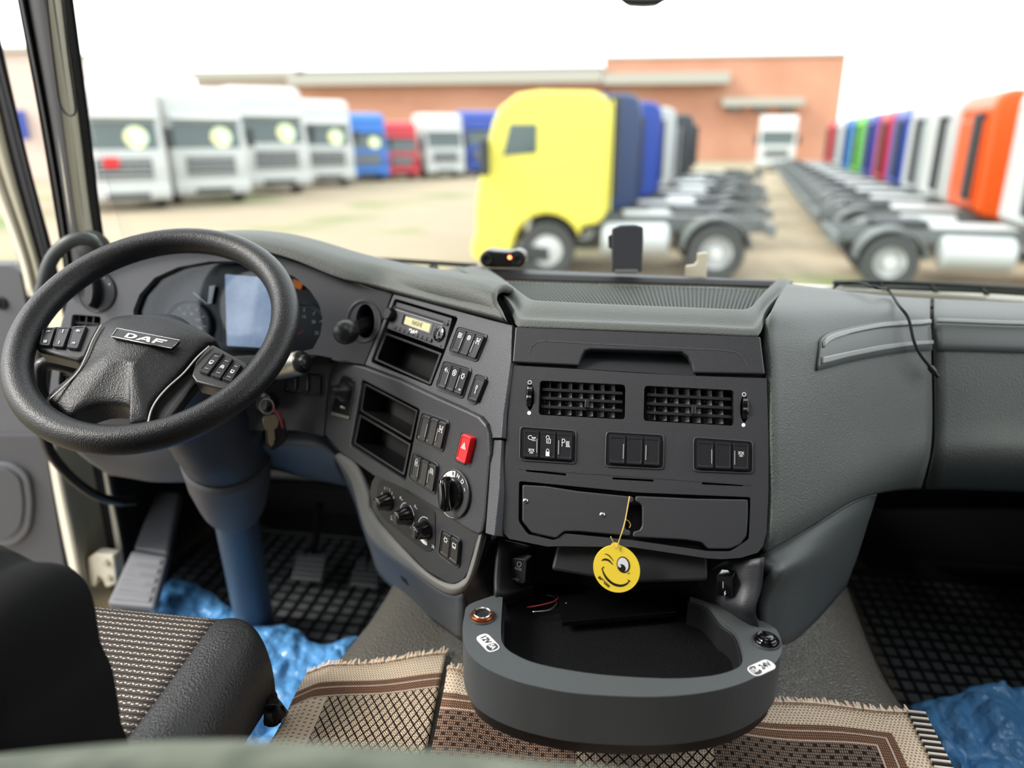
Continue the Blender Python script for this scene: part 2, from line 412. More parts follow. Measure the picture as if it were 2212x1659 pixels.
wf = box('wall_front', (0, 2.13, .36), (2.5, .06, .8), 'firewall', bevel=.01); tag(wf, 'black front bulkhead closing the footwells', 'wall', kind='structure')
def tunnel():
    prof = [(-.74, .0), (-.62, .012), (-.555, .06), (-.515, .16), (-.475, .27), (-.42, .325), (-.33, .345), (0, .35), (.33, .345), (.42, .325), (.475, .27), (.515, .16), (.555, .06), (.62, .012), (.74, .0)]
    V = []; Ys = [-.5, .2, .8, 1.0, 1.15, 1.3, 1.5, 1.8, 2.1]
    for Y in Ys:
        k = max(0, (Y-1.0))/1.0
        for x, z in cat([Vector((a, b, 0)) for a, b in prof], 3)[:] and [(p.x, p.y) for p in cat([Vector((a, b, 0)) for a, b in prof], 3)]:
            sx = ((1-.14*k) if x < 0 else 1.0)*(1+.16*min(1, max(0, 1.15-Y)/.25))
            V.append(Vector((x*sx, Y, z*(1+.5*k))))
    n = len(V)//len(Ys)
    o = mk('wall_tunnel', V, grid_faces(len(Ys), n), 'tunnel', None, smooth=True, sub=1)
    tag(o, 'grained grey engine tunnel hump between the two footwells', 'engine tunnel', kind='structure')
tunnel()

# ------------------------------------------------------------------ dashboard: one moulded body with its panels
dash = thing('dashboard', 'dark grey moulded truck dashboard spanning the cab under the windscreen', 'dashboard', (0, 1.5, 0))
CLUSTER = [(290, 690), (288, 671), (301, 637), (334, 600), (385, 577), (452, 565), (518, 564), (575, 573), (636, 598), (669, 627), (689, 657), (697, 691), (692, 724), (676, 754), (640, 762), (560, 768), (450, 772), (340, 770), (300, 745)]
VENT_L = rnd([(156, 679), (218, 684), (213, 735), (150, 730)], 6)
VENT_L2 = rnd([(131, 784), (162, 788), (158, 836), (126, 832)], 5)
plate('driver_fascia', D, [(147, 648), (165, 622), (200, 593), (290, 557), (400, 541), (500, 538), (580, 549), (650, 570), (748, 609), (847, 634), (819, 710), (786, 788), (735, 777), (690, 768), (640, 764), (600, 764), (500, 800), (400, 840), (250, 880), (105, 862), (112, 800), (132, 700)],
      'fascia', dash, 0, .05, [CLUSTER, VENT_L, VENT_L2, ell(789, 694, 20, 37)])
plate('radio_fascia', U, [(850, 635), (900, 648), (980, 669), (1060, 691), (1106, 703), (1103, 782), (1087, 898), (1083, 946), (1062, 946), (1058, 932), (1045, 908), (1011, 884), (945, 855), (866, 818), (788, 788), (821, 710)],
      'fascia', dash, 0, .04, [rnd([(852, 645), (989, 686), (931, 835), (800, 782)], 6)])
plate('control_fascia', Mp, [(732, 780), (786, 792), (866, 822), (945, 859), (1011, 888), (1034, 899), (1048, 915), (1056, 938), (1058, 980), (1052, 1060), (1047, 1125), (1042, 1148), (1033, 1156), (1018, 1150), (998, 1138), (945, 1103), (881, 1063), (807, 1029), (770, 1002), (735, 977), (701, 938), (708, 850), (716, 800)],
      'fascia_dark', dash, 0, .05, [rnd([(782, 821), (905, 885), (874, 1037), (757, 962)], 5)], bevel=.005)
plate('climate_fascia', L, [(797, 1067), (803, 1040), (815, 1020), (881, 1050), (945, 1090), (998, 1125), (1034, 1145), (1011, 1235), (1000, 1252), (986, 1260), (972, 1261), (919, 1232), (839, 1150), (803, 1100)], 'fascia_dark', dash, 0, .03)
plate('trim_filler', U, [(1064, 950), (1083, 950), (1078, 1060), (1068, 1158), (1048, 1152), (1055, 1060), (1060, 985)], 'fascia', dash, -.004, .03)
# black gap between the slanted panels and the centre stack
mk('gap_wall', [PY(1104, 700, 1.05), PY(1116, 704, 1.06), PY(1075, 1160, .95), PY(1090, 1160, .96)], [(0, 1, 3, 2)], 'matt_black', dash, solid=.004)
inner = [(735, 977), (770, 1002), (797, 1067), (803, 1100), (839, 1150), (919, 1232), (972, 1261), (1000, 1252), (1011, 1235), (1034, 1155)]
outer = [(722, 985), (757, 1036), (778, 1110), (796, 1158), (828, 1192), (892, 1236), (958, 1281), (998, 1280), (1024, 1243), (1047, 1155)]
low = [(730, 1005), (765, 1085), (782, 1140), (800, 1190), (818, 1240), (870, 1290), (940, 1345), (1000, 1388), (1050, 1310), (1075, 1160)]
lowY = [1.42, 1.40, 1.38, 1.36, 1.33, 1.24, 1.10, .96, .90, .95]
patch('edge_band', [[L.at(x, y, .001) for x, y in inner], [L.at((a[0]+b[0])/2, (a[1]+b[1])/2, .005) for a, b in zip(inner, outer)], [L.at(x, y, -.002) for x, y in outer]], 'band', dash, 4, 3, .01)
mids = [(p[0]*.5+q[0]*.5, p[1]*.5+q[1]*.5) for p, q in zip(outer, low)]
cside = patch('console_side', [[L.at(x, y, -.003) for x, y in outer[:8]], [PY(x, y, L.at(x, y).y*.65+Y*.35) for (x, y), Y in zip(mids[:8], lowY)], [PY(x, y, Y) for (x, y), Y in zip(low[:8], lowY)]], 'bluegrey', dash, 4, 4, .01)
patch('console_cheek', [[L.at(1047, 1155, -.003), PY(1062, 1157, .96), PY(1078, 1160, .98)], [L.at(1024, 1243, -.003), PY(1050, 1246, .955), PY(1074, 1250, .98)], [L.at(998, 1281, -.003), PY(1045, 1285, .945), PY(1072, 1298, .96)], [PY(1000, 1390, .955), PY(1040, 1360, .95), PY(1075, 1330, .96)]], 'fascia_dark', dash, 4, 4, .008)
# knee panel, lower dash
plate('knee_panel', K, [(480, 775), (600, 768), (690, 770), (731, 780), (715, 800), (707, 850), (700, 943), (640, 930), (560, 930), (480, 930)], 'fascia_dark', dash, 0, .03)
patch('knee_bulge', [[PY(470, 925, 1.27), PY(560, 928, 1.27), PY(640, 930, 1.27), PY(701, 943, 1.26), PY(735, 978, 1.25)], [PY(470, 965, 1.25), PY(560, 962, 1.25), PY(640, 960, 1.25), PY(690, 966, 1.245), PY(727, 990, 1.245)], [PY(480, 1000, 1.29), PY(560, 985, 1.29), PY(620, 985, 1.29), PY(690, 998, 1.29), PY(732, 1012, 1.3)], [PY(500, 1030, 1.36), PY(580, 1015, 1.36), PY(650, 1030, 1.36), PY(710, 1042, 1.37), PY(758, 1052, 1.39)]], 'bluegrey', dash, 4, 4, .01)
patch('lower_dash', [[PY(105, 862, D.at(105, 862).y), PY(200, 880, D.at(200, 880).y), PY(330, 870, D.at(330, 870).y), PY(480, 860, D.at(480, 850).y)], [PY(130, 935, 1.17), PY(230, 950, 1.19), PY(340, 950, 1.2), PY(480, 945, 1.22)], [PY(175, 985, 1.19), PY(250, 1003, 1.21), PY(340, 1010, 1.22), PY(480, 1000, 1.24)], [PY(235, 1026, 1.25), PY(290, 1035, 1.26), PY(345, 1042, 1.26), PY(480, 1040, 1.28)]], 'door_grey', dash, 4, 4, .01)
# soft pad over the instruments, sweeping to the centre
lo_ = [(147, 640), (200, 591), (290, 555), (400, 539), (500, 536), (580, 547), (650, 568), (748, 607), (848, 633), (980, 667), (1062, 688), (1097, 698)]
cr_ = [(155, 615), (205, 573), (290, 540), (400, 520), (500, 514), (580, 520), (650, 536), (748, 566), (848, 589), (950, 609), (1030, 625), (1073, 642)]
fl_ = [(D.at(x, y, .004) if x < 840 else U.at(x, y, .004)) for x, y in lo_]
mid_ = [(D.at(a[0]*.6+b[0]*.4, a[1]*.6+b[1]*.4, -.001) if a[0] < 840 else U.at(a[0]*.6+b[0]*.4, a[1]*.6+b[1]*.4, -.001)) for a, b in zip(lo_, cr_)]
cc_ = [PY(b[0], b[1], f.y+.055) for b, f in zip(cr_, fl_)]
dashpad = patch('dash_pad', [[p+Vector((0, .38, -.13)) for p in cc_], [p+Vector((0, .12, -.02)) for p in cc_], cc_, mid_, fl_], 'soft', dash, 4, 4, .012)
patch('pad_filler', [[PY(905, 606, 1.62), PY(945, 588, 1.6), PY(983, 578, 1.58)], [PY(938, 606, 1.36), PY(980, 604, 1.38), PY(1022, 603, 1.4)], [PY(950, 610, 1.24), PY(1022, 624, 1.2), PY(1070, 639, 1.17)]], 'soft', dash, 4, 4, .01)

# centre shelf: padded frame, rubber mat with ribs, back ledge
def pts3(l): return [PY(*p) for p in l]
ob = pts3([(985, 579, 1.62), (1040, 612, 1.36), (1080, 643, 1.2), (1100, 668, 1.11), (1110, 690, 1.05), (1116, 703, 1.028), (1140, 706, 1.024), (1250, 710, 1.024), (1380, 715, 1.024), (1510, 720, 1.024), (1622, 725, 1.024), (1640, 722, 1.028), (1648, 705, 1.05), (1654, 688, 1.11), (1665, 670, 1.2), (1690, 640, 1.36), (1714, 610, 1.62)])
ot = pts3([(1000, 577, 1.62), (1052, 609, 1.37), (1093, 638, 1.21), (1112, 658, 1.13), (1122, 673, 1.08), (1130, 682, 1.06), (1152, 685, 1.055), (1250, 689, 1.055), (1380, 694, 1.055), (1510, 699, 1.055), (1610, 704, 1.055), (1628, 700, 1.06), (1638, 688, 1.08), (1646, 672, 1.13), (1658, 656, 1.21), (1682, 632, 1.37), (1706, 608, 1.62)])
it = pts3([(1050, 579, 1.62), (1085, 602, 1.38), (1115, 625, 1.24), (1133, 638, 1.18), (1144, 645, 1.15), (1153, 649, 1.13), (1175, 651, 1.12), (1250, 655, 1.12), (1380, 661, 1.12), (1510, 666, 1.12), (1590, 669, 1.12), (1612, 668, 1.13), (1624, 662, 1.15), (1633, 652, 1.18), (1643, 640, 1.24), (1660, 622, 1.38), (1678, 606, 1.62)])
ib = [p+Vector((0, .012, -.03)) for p in it]
shelf = patch('shelf_pad', [ob, [(a+b)/2+Vector((0, -.004, .004)) for a, b in zip(ob, ot)], ot, [(a+b)/2+Vector((0, 0, .004)) for a, b in zip(ot, it)], it, ib], 'soft', dash, 4, 4, .006)
def ribmat():
    q = [PY(1080, 604, 1.56), PY(1664, 621, 1.56), PY(1634, 674, 1.14), PY(1156, 656, 1.14)]
    for i in range(2, 4): q[i] = q[i]+Vector((0, 0, -.003))
    n = 62; V, Fc = [], []
    for i in range(n):
        for a, z in ((i/n, 0), ((i+.12)/n, .003), ((i+.5)/n, .003), ((i+.62)/n, 0)):
            for v in (0, .25, .5, .75, 1):
                t = q[0].lerp(q[1], a).lerp(q[3].lerp(q[2], a), v); V.append(t+Vector((0, 0, z-.006)))
    R = n*4
    o = mk('ribbed_mat', V, grid_faces(R, 5), 'shelf_rubber', dash, solid=.003, fix=False)
    for p in o.data.polygons: p.flip() if p.normal.z < 0 else None
ribmat()
mk('shelf_ledge', [PY(1040, 578, 1.63), PY(1690, 606, 1.63), PY(1686, 618, 1.60), PY(1066, 592, 1.60), PY(1684, 624, 1.615), PY(1072, 600, 1.615)], [(0, 1, 2, 3), (3, 2, 4, 5)], 'fascia', dash, solid=.012, smooth=False)
mk('shelf_back', [PY(1072, 593, 1.60), PY(1680, 612, 1.60), PY(1668, 622, 1.57), PY(1083, 606, 1.57)], [(0, 1, 2, 3)], 'matt_black', dash, solid=.004)

# centre stack
NOTCH = [(1499, 805), (1494, 785), (1487, 770), (1473, 760), (1380, 757), (1275, 754), (1263, 758), (1256, 770), (1250, 789)]
dr = thing('storage_compartment', 'flat dark drawer front with a scooped finger grip above the centre vents', 'drawer', C.at(1380, 760))
plate('drawer_front', C, rnd([(1113, 705), (1643, 727)], 2)[:0] + [(1113, 706), (1380, 717), (1643, 727), (1653, 808)] + NOTCH + [(1107, 782)], 'centre', dr, .004, .02, bevel=.002)
ribbon('styling_line', C, [[(1142, 762), (1148, 748), (1160, 738), (1180, 736), (1300, 743), (1430, 750), (1560, 756), (1590, 760), (1606, 772), (1614, 792)]], .0022, 'fascia', dr, .0045)
mk('grip_recess', [C.at(1245, 745, -.035), C.at(1505, 757, -.035), C.at(1503, 812, -.003), C.at(1246, 796, -.003)], [(0, 1, 2, 3)], 'centre', dr, solid=.004)
mk('grip_roof', [C.at(1245, 745, .0), C.at(1505, 757, .0), C.at(1505, 757, -.036), C.at(1245, 745, -.036)], [(0, 1, 2, 3)], 'matt_black', dr, solid=.003)
VA = rnd([(1166, 822), (1351, 831), (1350, 906), (1163, 896)], 8); VB = rnd([(1392, 833), (1585, 843), (1586, 920), (1390, 909)], 8)
DOORHOLE = rnd([(1121, 1039), (1380, 1064), (1622, 1074), (1618, 1165), (1578, 1191), (1530, 1191), (1365, 1167), (1219, 1152), (1198, 1167), (1140, 1154), (1120, 1126)], 6)
TWL, TWR = ell(1145, 857, 8.5, 29, 24), ell(1608, 883, 9, 30, 24)
SLOTS = [rnd([(a, b-2), (c_, d_-2), (c_, d_+2.5), (a, b+2.5)], 1.5, 2) for a, b, c_, d_ in ((1136, 1016, 1223, 1025), (1323, 1033, 1412, 1038), (1516, 1044, 1606, 1048))]
plate('centre_fascia', C, [(1104, 789), (1245, 797), (1380, 806), (1500, 812), (1656, 817), (1660, 950), (1660, 1060), (1656, 1150), (1648, 1180), (1637, 1194), (1600, 1205), (1560, 1208), (1526, 1206), (1365, 1182), (1205, 1180), (1183, 1181), (1100, 1164), (1089, 1153), (1085, 1140), (1090, 1000), (1098, 900)],
      'centre', dash, 0, .03, [VA, VB, DOORHOLE, TWL, TWR]+SLOTS, bevel=.0022)
plate('slot_backing', C, [(1121, 1005), (1625, 1033), (1625, 1056), (1121, 1030)], 'matt_black', dash, -.012, .004, bevel=0)
for a, b, c_, d_ in ((1115, 1000, 1630, 1040),):
    ribbon('styling_groove', C, [[(1121, 1013), (1380, 1030), (1622, 1048)]], .0012, 'fascia_dark', dash, .0006)
plate('stack_backing', C, [(1100, 795), (1655, 820), (1655, 1160), (1090, 1140)], 'matt_black', dash, -.07, .004, bevel=0)
patch('stack_gap', [[PY(x-10, y, Y+.035), PY(x+14, y, Y+.05)] for x, y, Y in ((1650, 715, 1.04), (1662, 800, 1.01), (1664, 930, .97), (1665, 1060, .93), (1660, 1150, .905), (1648, 1198, .90))], 'matt_black', dash, 2, 3, .004)

# passenger side: sweeping corner and flat glovebox lid
def ycol(c, r): return PTab[r][c]
cols_px = [[(1700, 613), (1780, 622), (1850, 632), (1930, 640), (2010, 645)],
           [(1672, 660), (1745, 662), (1830, 660), (1920, 662), (2009, 667)],
           [(1662, 720), (1742, 725), (1830, 710), (1920, 702), (2009, 704)],
           [(1668, 800), (1748, 800), (1835, 792), (1925, 785), (2012, 782)],
           [(1671, 930), (1753, 930), (1840, 920), (1930, 910), (2014, 905)],
           [(1672, 1060), (1757, 1045), (1845, 1018), (1930, 990), (2010, 975)],
           [(1668, 1150), (1757, 1105), (1845, 1062), (1925, 1035), (2000, 1020)],
           [(1656, 1194), (1752, 1138), (1845, 1082), (1920, 1062), (1990, 1056)]]
PTab = [[1.45, 1.5, 1.55, 1.58, 1.6], [1.12, 1.19, 1.28, 1.36, 1.42], [1.045, 1.10, 1.20, 1.29, 1.34], [1.01, 1.07, 1.17, 1.26, 1.31], [.965, 1.03, 1.13, 1.22, 1.275], [.93, .995, 1.09, 1.19, 1.25], [.905, .98, 1.085, 1.19, 1.265], [.90, .985, 1.10, 1.22, 1.31]]
ppanel = patch('passenger_corner', [[PY(x, y, Y) for (x, y), Y in zip(r, t)] for r, t in zip(cols_px, PTab)], 'soft_grey', dash, 5, 5, .012)
gl_px = [[(2018, 645), (2120, 650), (2240, 655), (2440, 662), (2830, 675)], [(2018, 667), (2120, 671), (2240, 676), (2440, 683), (2830, 696)], [(2019, 704), (2120, 708), (2240, 712), (2440, 720), (2830, 733)], [(2023, 782), (2120, 786), (2240, 790), (2440, 796), (2830, 809)], [(2025, 905), (2120, 908), (2240, 912), (2440, 918), (2830, 931)], [(2022, 975), (2120, 972), (2240, 972), (2440, 976), (2830, 989)], [(2012, 1020), (2120, 1020), (2240, 1022), (2440, 1030), (2830, 1043)], [(2000, 1056), (2120, 1060), (2240, 1064), (2440, 1072), (2830, 1085)]]
GY = [1.62, 1.43, 1.35, 1.32, 1.285, 1.26, 1.275, 1.32]
glid = patch('glovebox_lid', [[PY(x, y, Y) for x, y in r] for r, Y in zip(gl_px, GY)], 'soft_grey', dash, 4, 5, .012)
gap = patch('lid_gap', [[PY(x, y, Y+.03) for x, y in ((a[4][0]-8, a[4][1]), (a[4][0]+18, a[4][1]))] for a, Y in zip(cols_px[1:], GY[1:])], 'matt_black', dash, 2, 3, .004)
def inlay(name, bt, top, bot, mat, off, nu=6, parent=None):
    rows = []
    top, bot = [[(p.x, p.y) for p in cat([Vector((x, y, 0)) for x, y in l], 4)] for l in (top, bot)]
    for k in range(3):
        s = k/2; r = []
        for a, b in zip(top, bot):
            p = hit(bt, a[0]*(1-s)+b[0]*s, a[1]*(1-s)+b[1]*s, off); r.append(p)
        if any(p is None for p in r): return None
        rows.append(r)
    return patch(name, rows, mat, parent or dash, 1, 2, .004)
bL, bG = bvh(ppanel), bvh(glid)
inlay('inlay_strip', bL, [(1768, 738), (1785, 722), (1830, 709), (1900, 697), (1960, 693), (2006, 692)], [(1761, 801), (1785, 795), (1830, 783), (1900, 769), (1960, 760), (2010, 757)], 'inlay', .004)
inlay('inlay_ridge', bL, [(1771, 740), (1788, 726), (1830, 714), (1900, 701), (1960, 697), (2006, 695)], [(1772, 752), (1788, 738), (1830, 723), (1900, 709), (1960, 705), (2006, 703)], 'inlay_light', .007)
inlay('inlay_ridge', bL, [(1768, 772), (1788, 768), (1830, 759), (1900, 746), (1960, 739), (2009, 736)], [(1768, 787), (1788, 782), (1830, 771), (1900, 757), (1960, 748), (2009, 744)], 'inlay_light', .007)
inlay('inlay_strip', bG, [(2020, 692), (2080, 694), (2150, 697), (2220, 700), (2300, 703), (2400, 708)], [(2022, 757), (2080, 758), (2150, 760), (2220, 762), (2300, 765), (2400, 769)], 'inlay', .004)
inlay('inlay_ridge', bG, [(2020, 697), (2080, 699), (2150, 702), (2220, 704), (2300, 707), (2400, 712)], [(2020, 704), (2080, 706), (2150, 709), (2220, 711), (2300, 714), (2400, 719)], 'inlay_light', .011)
inlay('inlay_ridge', bG, [(2021, 736), (2080, 738), (2150, 740), (2220, 742), (2300, 745), (2400, 749)], [(2021, 746), (2080, 748), (2150, 750), (2220, 752), (2300, 755), (2400, 759)], 'inlay_light', .011)
patch('lower_side_panel', [[PY(1640, 1196, .915), PY(1750, 1140, 1.0), PY(1845, 1085, 1.12), PY(1895, 1068, 1.22)], [PY(1652, 1215, .90), PY(1760, 1165, .985), PY(1850, 1115, 1.11), PY(1888, 1090, 1.21)], [PY(1680, 1240, .885), PY(1770, 1200, .98), PY(1845, 1155, 1.12), PY(1875, 1130, 1.22)], [PY(1648, 1300, .89), PY(1720, 1290, .93), PY(1810, 1240, 1.09), PY(1853, 1200, 1.22)], [PY(1650, 1370, .885), PY(1700, 1392, .91), PY(1765, 1340, 1.05), PY(1828, 1268, 1.22)]], 'lower_grey', dash, 5, 4, .012)
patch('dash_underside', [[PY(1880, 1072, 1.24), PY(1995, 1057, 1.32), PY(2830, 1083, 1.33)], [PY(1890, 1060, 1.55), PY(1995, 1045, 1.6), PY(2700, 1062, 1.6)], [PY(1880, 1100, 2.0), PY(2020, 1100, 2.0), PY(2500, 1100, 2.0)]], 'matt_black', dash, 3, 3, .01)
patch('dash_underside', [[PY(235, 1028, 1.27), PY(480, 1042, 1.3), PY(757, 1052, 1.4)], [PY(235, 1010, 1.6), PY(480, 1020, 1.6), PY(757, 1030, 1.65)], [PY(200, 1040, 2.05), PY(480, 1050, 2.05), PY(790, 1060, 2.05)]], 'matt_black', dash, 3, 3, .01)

# console under the stack: cavity, cheeks, front tray
plate('cavity_back', Plane(PY(1340, 1230, 1.0), XH, 0), [(1060, 1130), (1660, 1160), (1660, 1420), (1060, 1400)], 'matt_black', dash, 0, .01, bevel=0)
plate('flap', C, rnd([(1205, 1170), (1219, 1152), (1365, 1163), (1512, 1172), (1528, 1195), (1530, 1255), (1360, 1260), (1190, 1232)], 10), 'black_shade_plastic', dash, -.02, .02, bevel=.004)
lch = patch('cheek', [[PY(1078, 1165, .93), PY(1110, 1172, .94), PY(1160, 1185, .97)], [PY(1074, 1250, .90), PY(1110, 1250, .93), PY(1155, 1250, .97)], [PY(1072, 1285, .885), PY(1100, 1284, .90), PY(1150, 1268, .95)], [PY(1070, 1320, .89), PY(1095, 1310, .93), PY(1150, 1290, .98)]], 'black_shade_plastic', dash, 4, 4, .006)
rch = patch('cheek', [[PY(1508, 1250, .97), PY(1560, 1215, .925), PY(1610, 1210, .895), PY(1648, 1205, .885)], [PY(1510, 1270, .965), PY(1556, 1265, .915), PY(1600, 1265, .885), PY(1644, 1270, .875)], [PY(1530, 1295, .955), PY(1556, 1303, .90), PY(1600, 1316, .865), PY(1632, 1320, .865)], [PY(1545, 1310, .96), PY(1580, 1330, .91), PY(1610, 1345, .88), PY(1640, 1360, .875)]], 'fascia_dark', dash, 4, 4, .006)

bCS = bvh(cside)
for k in range(3):
    tube('side_slit', [p for p in (hit(bCS, x, y, .001) for x, y in ((865+2*k, 1243+5*k), (872+2*k, 1248+5*k), (879+2*k, 1253+5*k))) if p], .0009, 'matt_black', dash, 2, 6)
# ------------------------------------------------------------------ console tray
TZ = .58
TP = Plane((0, .8, TZ), XH, 90)     # horizontal plane, normal up
t_out = [(1013, 1306), (1003, 1330), (999, 1362), (1004, 1392), (1020, 1420), (1050, 1443), (1090, 1462), (1140, 1478), (1230, 1496), (1345, 1504), (1440, 1504), (1520, 1496), (1590, 1480), (1645, 1455), (1680, 1425), (1690, 1398), (1684, 1372), (1668, 1352), (1610, 1325), (1560, 1300), (1500, 1275), (1090, 1255), (1055, 1292)]
t_in = [(1086, 1290), (1083, 1340), (1083, 1378), (1090, 1396), (1110, 1412), (1150, 1430), (1210, 1444), (1290, 1456), (1380, 1463), (1470, 1465), (1545, 1458), (1590, 1444), (1604, 1428), (1602, 1400), (1588, 1362), (1560, 1340), (1530, 1305), (1490, 1288), (1120, 1268), (1098, 1275)]
tray = thing('console_tray', 'grey rounded pull-out tray jutting from the bottom of the centre stack', 'tray', (0.01, .8, .5))
def shell(name, out_px, in_px, z0, z1, mat, inset=0.0, bev=.006):
    c = Vector((.01, .84, 0))
    def ins(p, z): v = Vector((p.x, p.y, z)); d = Vector((c.x-p.x, c.y-p.y, 0)).normalized(); return v+d*inset
    o_ = [ins(TP.at(x, y), z0) for x, y in out_px]; i_ = [Vector((TP.at(x, y).x, TP.at(x, y).y, z0)) for x, y in in_px]
    return plate3(name, [o_, i_], Vector((0, 0, 1)), z0-z1, mat, tray, bev)
def dense(px, n=3):
    return [(p.x, p.y) for p in cat([Vector((x, y, 0)) for x, y in px], n, True)]
u_out, u_in = t_out[:19], t_in[:18]
u_out = [(1066, 1286)]+u_out[0:]+[]
def opn(px, n=4): return [(p.x, p.y) for p in cat([Vector((x, y, 0)) for x, y in px], n)]
o_px, i_px = opn(u_out), opn(u_in)
cen = Vector((.01, .84, 0))
def ins_(p, d): v = Vector((cen.x-p.x, cen.y-p.y, 0)).normalized(); return p+v*d
Zv = Vector((0, 0, 1)); loop = [TP.at(x, y) for x, y in o_px]+[TP.at(x, y) for x, y in reversed(i_px)]
plate3('rim', [loop], Zv, .072, 'tray', tray, .006)
loop2 = [ins_(TP.at(x, y), .006)-Zv*.072 for x, y in o_px]+[TP.at(x, y)-Zv*.072 for x, y in reversed(i_px)]
plate3('skirt', [loop2], Zv, .02, 'black', tray, .003)
ti = [TP.at(x, y) for x, y in i_px]
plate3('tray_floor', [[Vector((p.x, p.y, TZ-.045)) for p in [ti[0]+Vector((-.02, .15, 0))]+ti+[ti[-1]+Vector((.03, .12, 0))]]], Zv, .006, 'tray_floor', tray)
shade_strip = [ins_(p, .0005)-Zv*.008 for p in ti]+[ins_(p, .0035)-Zv*.008 for p in reversed(ti)]
plate3('inner_wall_shade', [shade_strip], Zv, .038, 'black_shade_plastic', tray, .001)  # dark strip added over the inner tray wall to stand in for shade
def socket(px, py, label, ringmat, name):
    b = TP.at(px, py); t = thing(name, label, 'power socket', b)
    Z = Vector((0, 0, 1))
    lathe('base_ring', b, Z, [(.0182, -.002), (.0182, .001), (.0172, .0022), (.0150, .0022)], 'tray_side', t, caps=False)
    lathe('collar', b, Z, [(.0160, .001), (.0158, .0042), (.0146, .0056), (.0128, .0052)], ringmat, t, caps=False)
    lathe('ring', b, Z, [(.0125, .003), (.0125, .007), (.0115, .008), (.0098, .007), (.0095, -.001)], 'chrome' if ringmat == 'copper' else 'black_gloss', t, caps=False)
    lathe('socket_well', b, Z, [(.0098, .004), (.0096, -.002), (.0001, -.002)], 'matt_black', t)
    return t
socket(1042, 1333, 'open power socket with copper collar beside the 12V mark', 'copper', 'power_socket')
s2 = socket(1655, 1386, 'black capped power socket beside the 24V mark', 'black_gloss', 'power_socket')
lathe('plug_cap', TP.at(1655, 1386), (0, 0, 1), [(.009, .002), (.009, .009), (.007, .0105), (.0001, .0105)], 'black_gloss', s2)
def badge(px, py, ang, a, b, label, flip):
    t = thing('voltage_sticker', label, 'sticker', TP.at(px, py))
    ca, sa = math.cos(ang), math.sin(ang); o = TP.at(px, py, .001)
    h = Vector((ca, sa, 0)); u = Vector((-sa, ca, 0)); w_, h_ = .0185, .009
    pts = rnd([(-w_, h_), (w_, h_), (w_, -h_), (-w_, -h_)], .0085, 5)
    plate3('white_field', [[o+h*x+u*y for x, y in pts]], Vector((0, 0, 1)), .0008, 'white_print', t)
    s = -1 if flip else 1
    g = rnd([(s*.004, .0075), (s*.0168, .0075), (s*.0168, -.0075), (s*.004, -.0075)], .006 if not flip else .006, 4)
    plate3('grey_field', [[o+h*x+u*y+Vector((0, 0, .0003)) for x, y in g]], Vector((0, 0, 1)), .0004, 'fascia', t)
    Q = Plane(o, h, up=u)
    def tx(sx, x, mat, hm): 
        m = text('lettering', sx, TP, px, py, hm, mat, t, .0016, ang, .85, .0003); m.location = (o+h*x+Vector((0, 0, .0008)))-wl(t)
    tx(a, -s*.0065, 'ink', .0085); tx(b, s*.0105, 'white_print', .0066)
badge(1054, 1388, math.radians(-48), '12V', '5A', 'white sticker reading 12V 5A on the tray rim', False)
badge(1645, 1442, math.radians(38), '24V', '15A', 'white sticker reading 24V 15A on the tray rim', True)
# tablet and wires lying in the tray
tz = TZ-.042
tq = [PZ(1205, 1300, tz), PZ(1214, 1358, tz+.006), PZ(1462, 1336, tz+.006), PZ(1440, 1285, tz)]
tb = plate3('tablet', [[p+Vector((0, 0, .012)) for p in reversed(tq)]], Vector((0, 0, 1)), .009, 'tablet', None, .0015); tag(tb, 'thin black tablet lying flat in the console tray', 'tablet')
for k, (pp, m, lb) in enumerate([([(1138, 1312), (1165, 1308), (1195, 1300), (1206, 1292), (1200, 1284)], 'wire_red', 'dark red wire curled in the back corner of the tray'), ([(1150, 1322), (1185, 1318), (1202, 1305), (1198, 1290), (1180, 1285)], 'steel', 'thin bare grey wire looped beside the dark red wire'), ([(1222, 1304), (1232, 1299), (1242, 1299), (1247, 1303)], 'steel', 'short bent grey wire lying on the black tablet edge')]):
    w = tube('loose_wire', [PZ(x, y, tz+.010+.004*math.sin(i+k)) for i, (x, y) in enumerate(pp)], .0013, m, None, 5, 6); tag(w, lb, 'wire')

# modules on the cheeks
CK = Plane(PY(1119, 1232, .926), Vector((.9, -.3, 0)), 10)
ax = thing('aux_module', 'black audio input module marked AUX on the shadowed cheek', 'socket module', CK.at(1118, 1232))
plate('module_body', CK, rnd([(1104, 1205), (1138, 1208), (1134, 1262), (1102, 1258)], 8), 'black_shade_plastic', ax, 0, .02)
icon('ring', [(1117, 1214), (1126, 1214), (1126, 1224), (1117, 1224)], CK, .001, .001, 'grey_print', ax); text('lettering', 'AUX', CK, 1119, 1229, .004, 'grey_print', ax, .001)
icon('usb', [(1107, 1247), (1122, 1249), (1121, 1256), (1106, 1254)], CK, .001, .0008, 'grey_print', ax)
RK = Plane(PY(1565, 1266, .884), Vector((.93, -.36, 0)), 6)
us = thing('usb_module', 'black charging socket with a lightning mark on the lit cheek', 'socket module', RK.at(1565, 1266))
plate('module_body', RK, rnd([(1547, 1242), (1582, 1245), (1582, 1291), (1547, 1286)], 5), 'black_gloss', us, .002, .02)
ribbon('socket_slot', RK, [[(1562, 1257), (1562, 1270)]], .0012, 'grey_print', us, .003); icon('bolt', [(1562, 1277), (1570, 1277), (1570, 1286), (1562, 1286)], RK, .003, .0008, 'white_print', us)

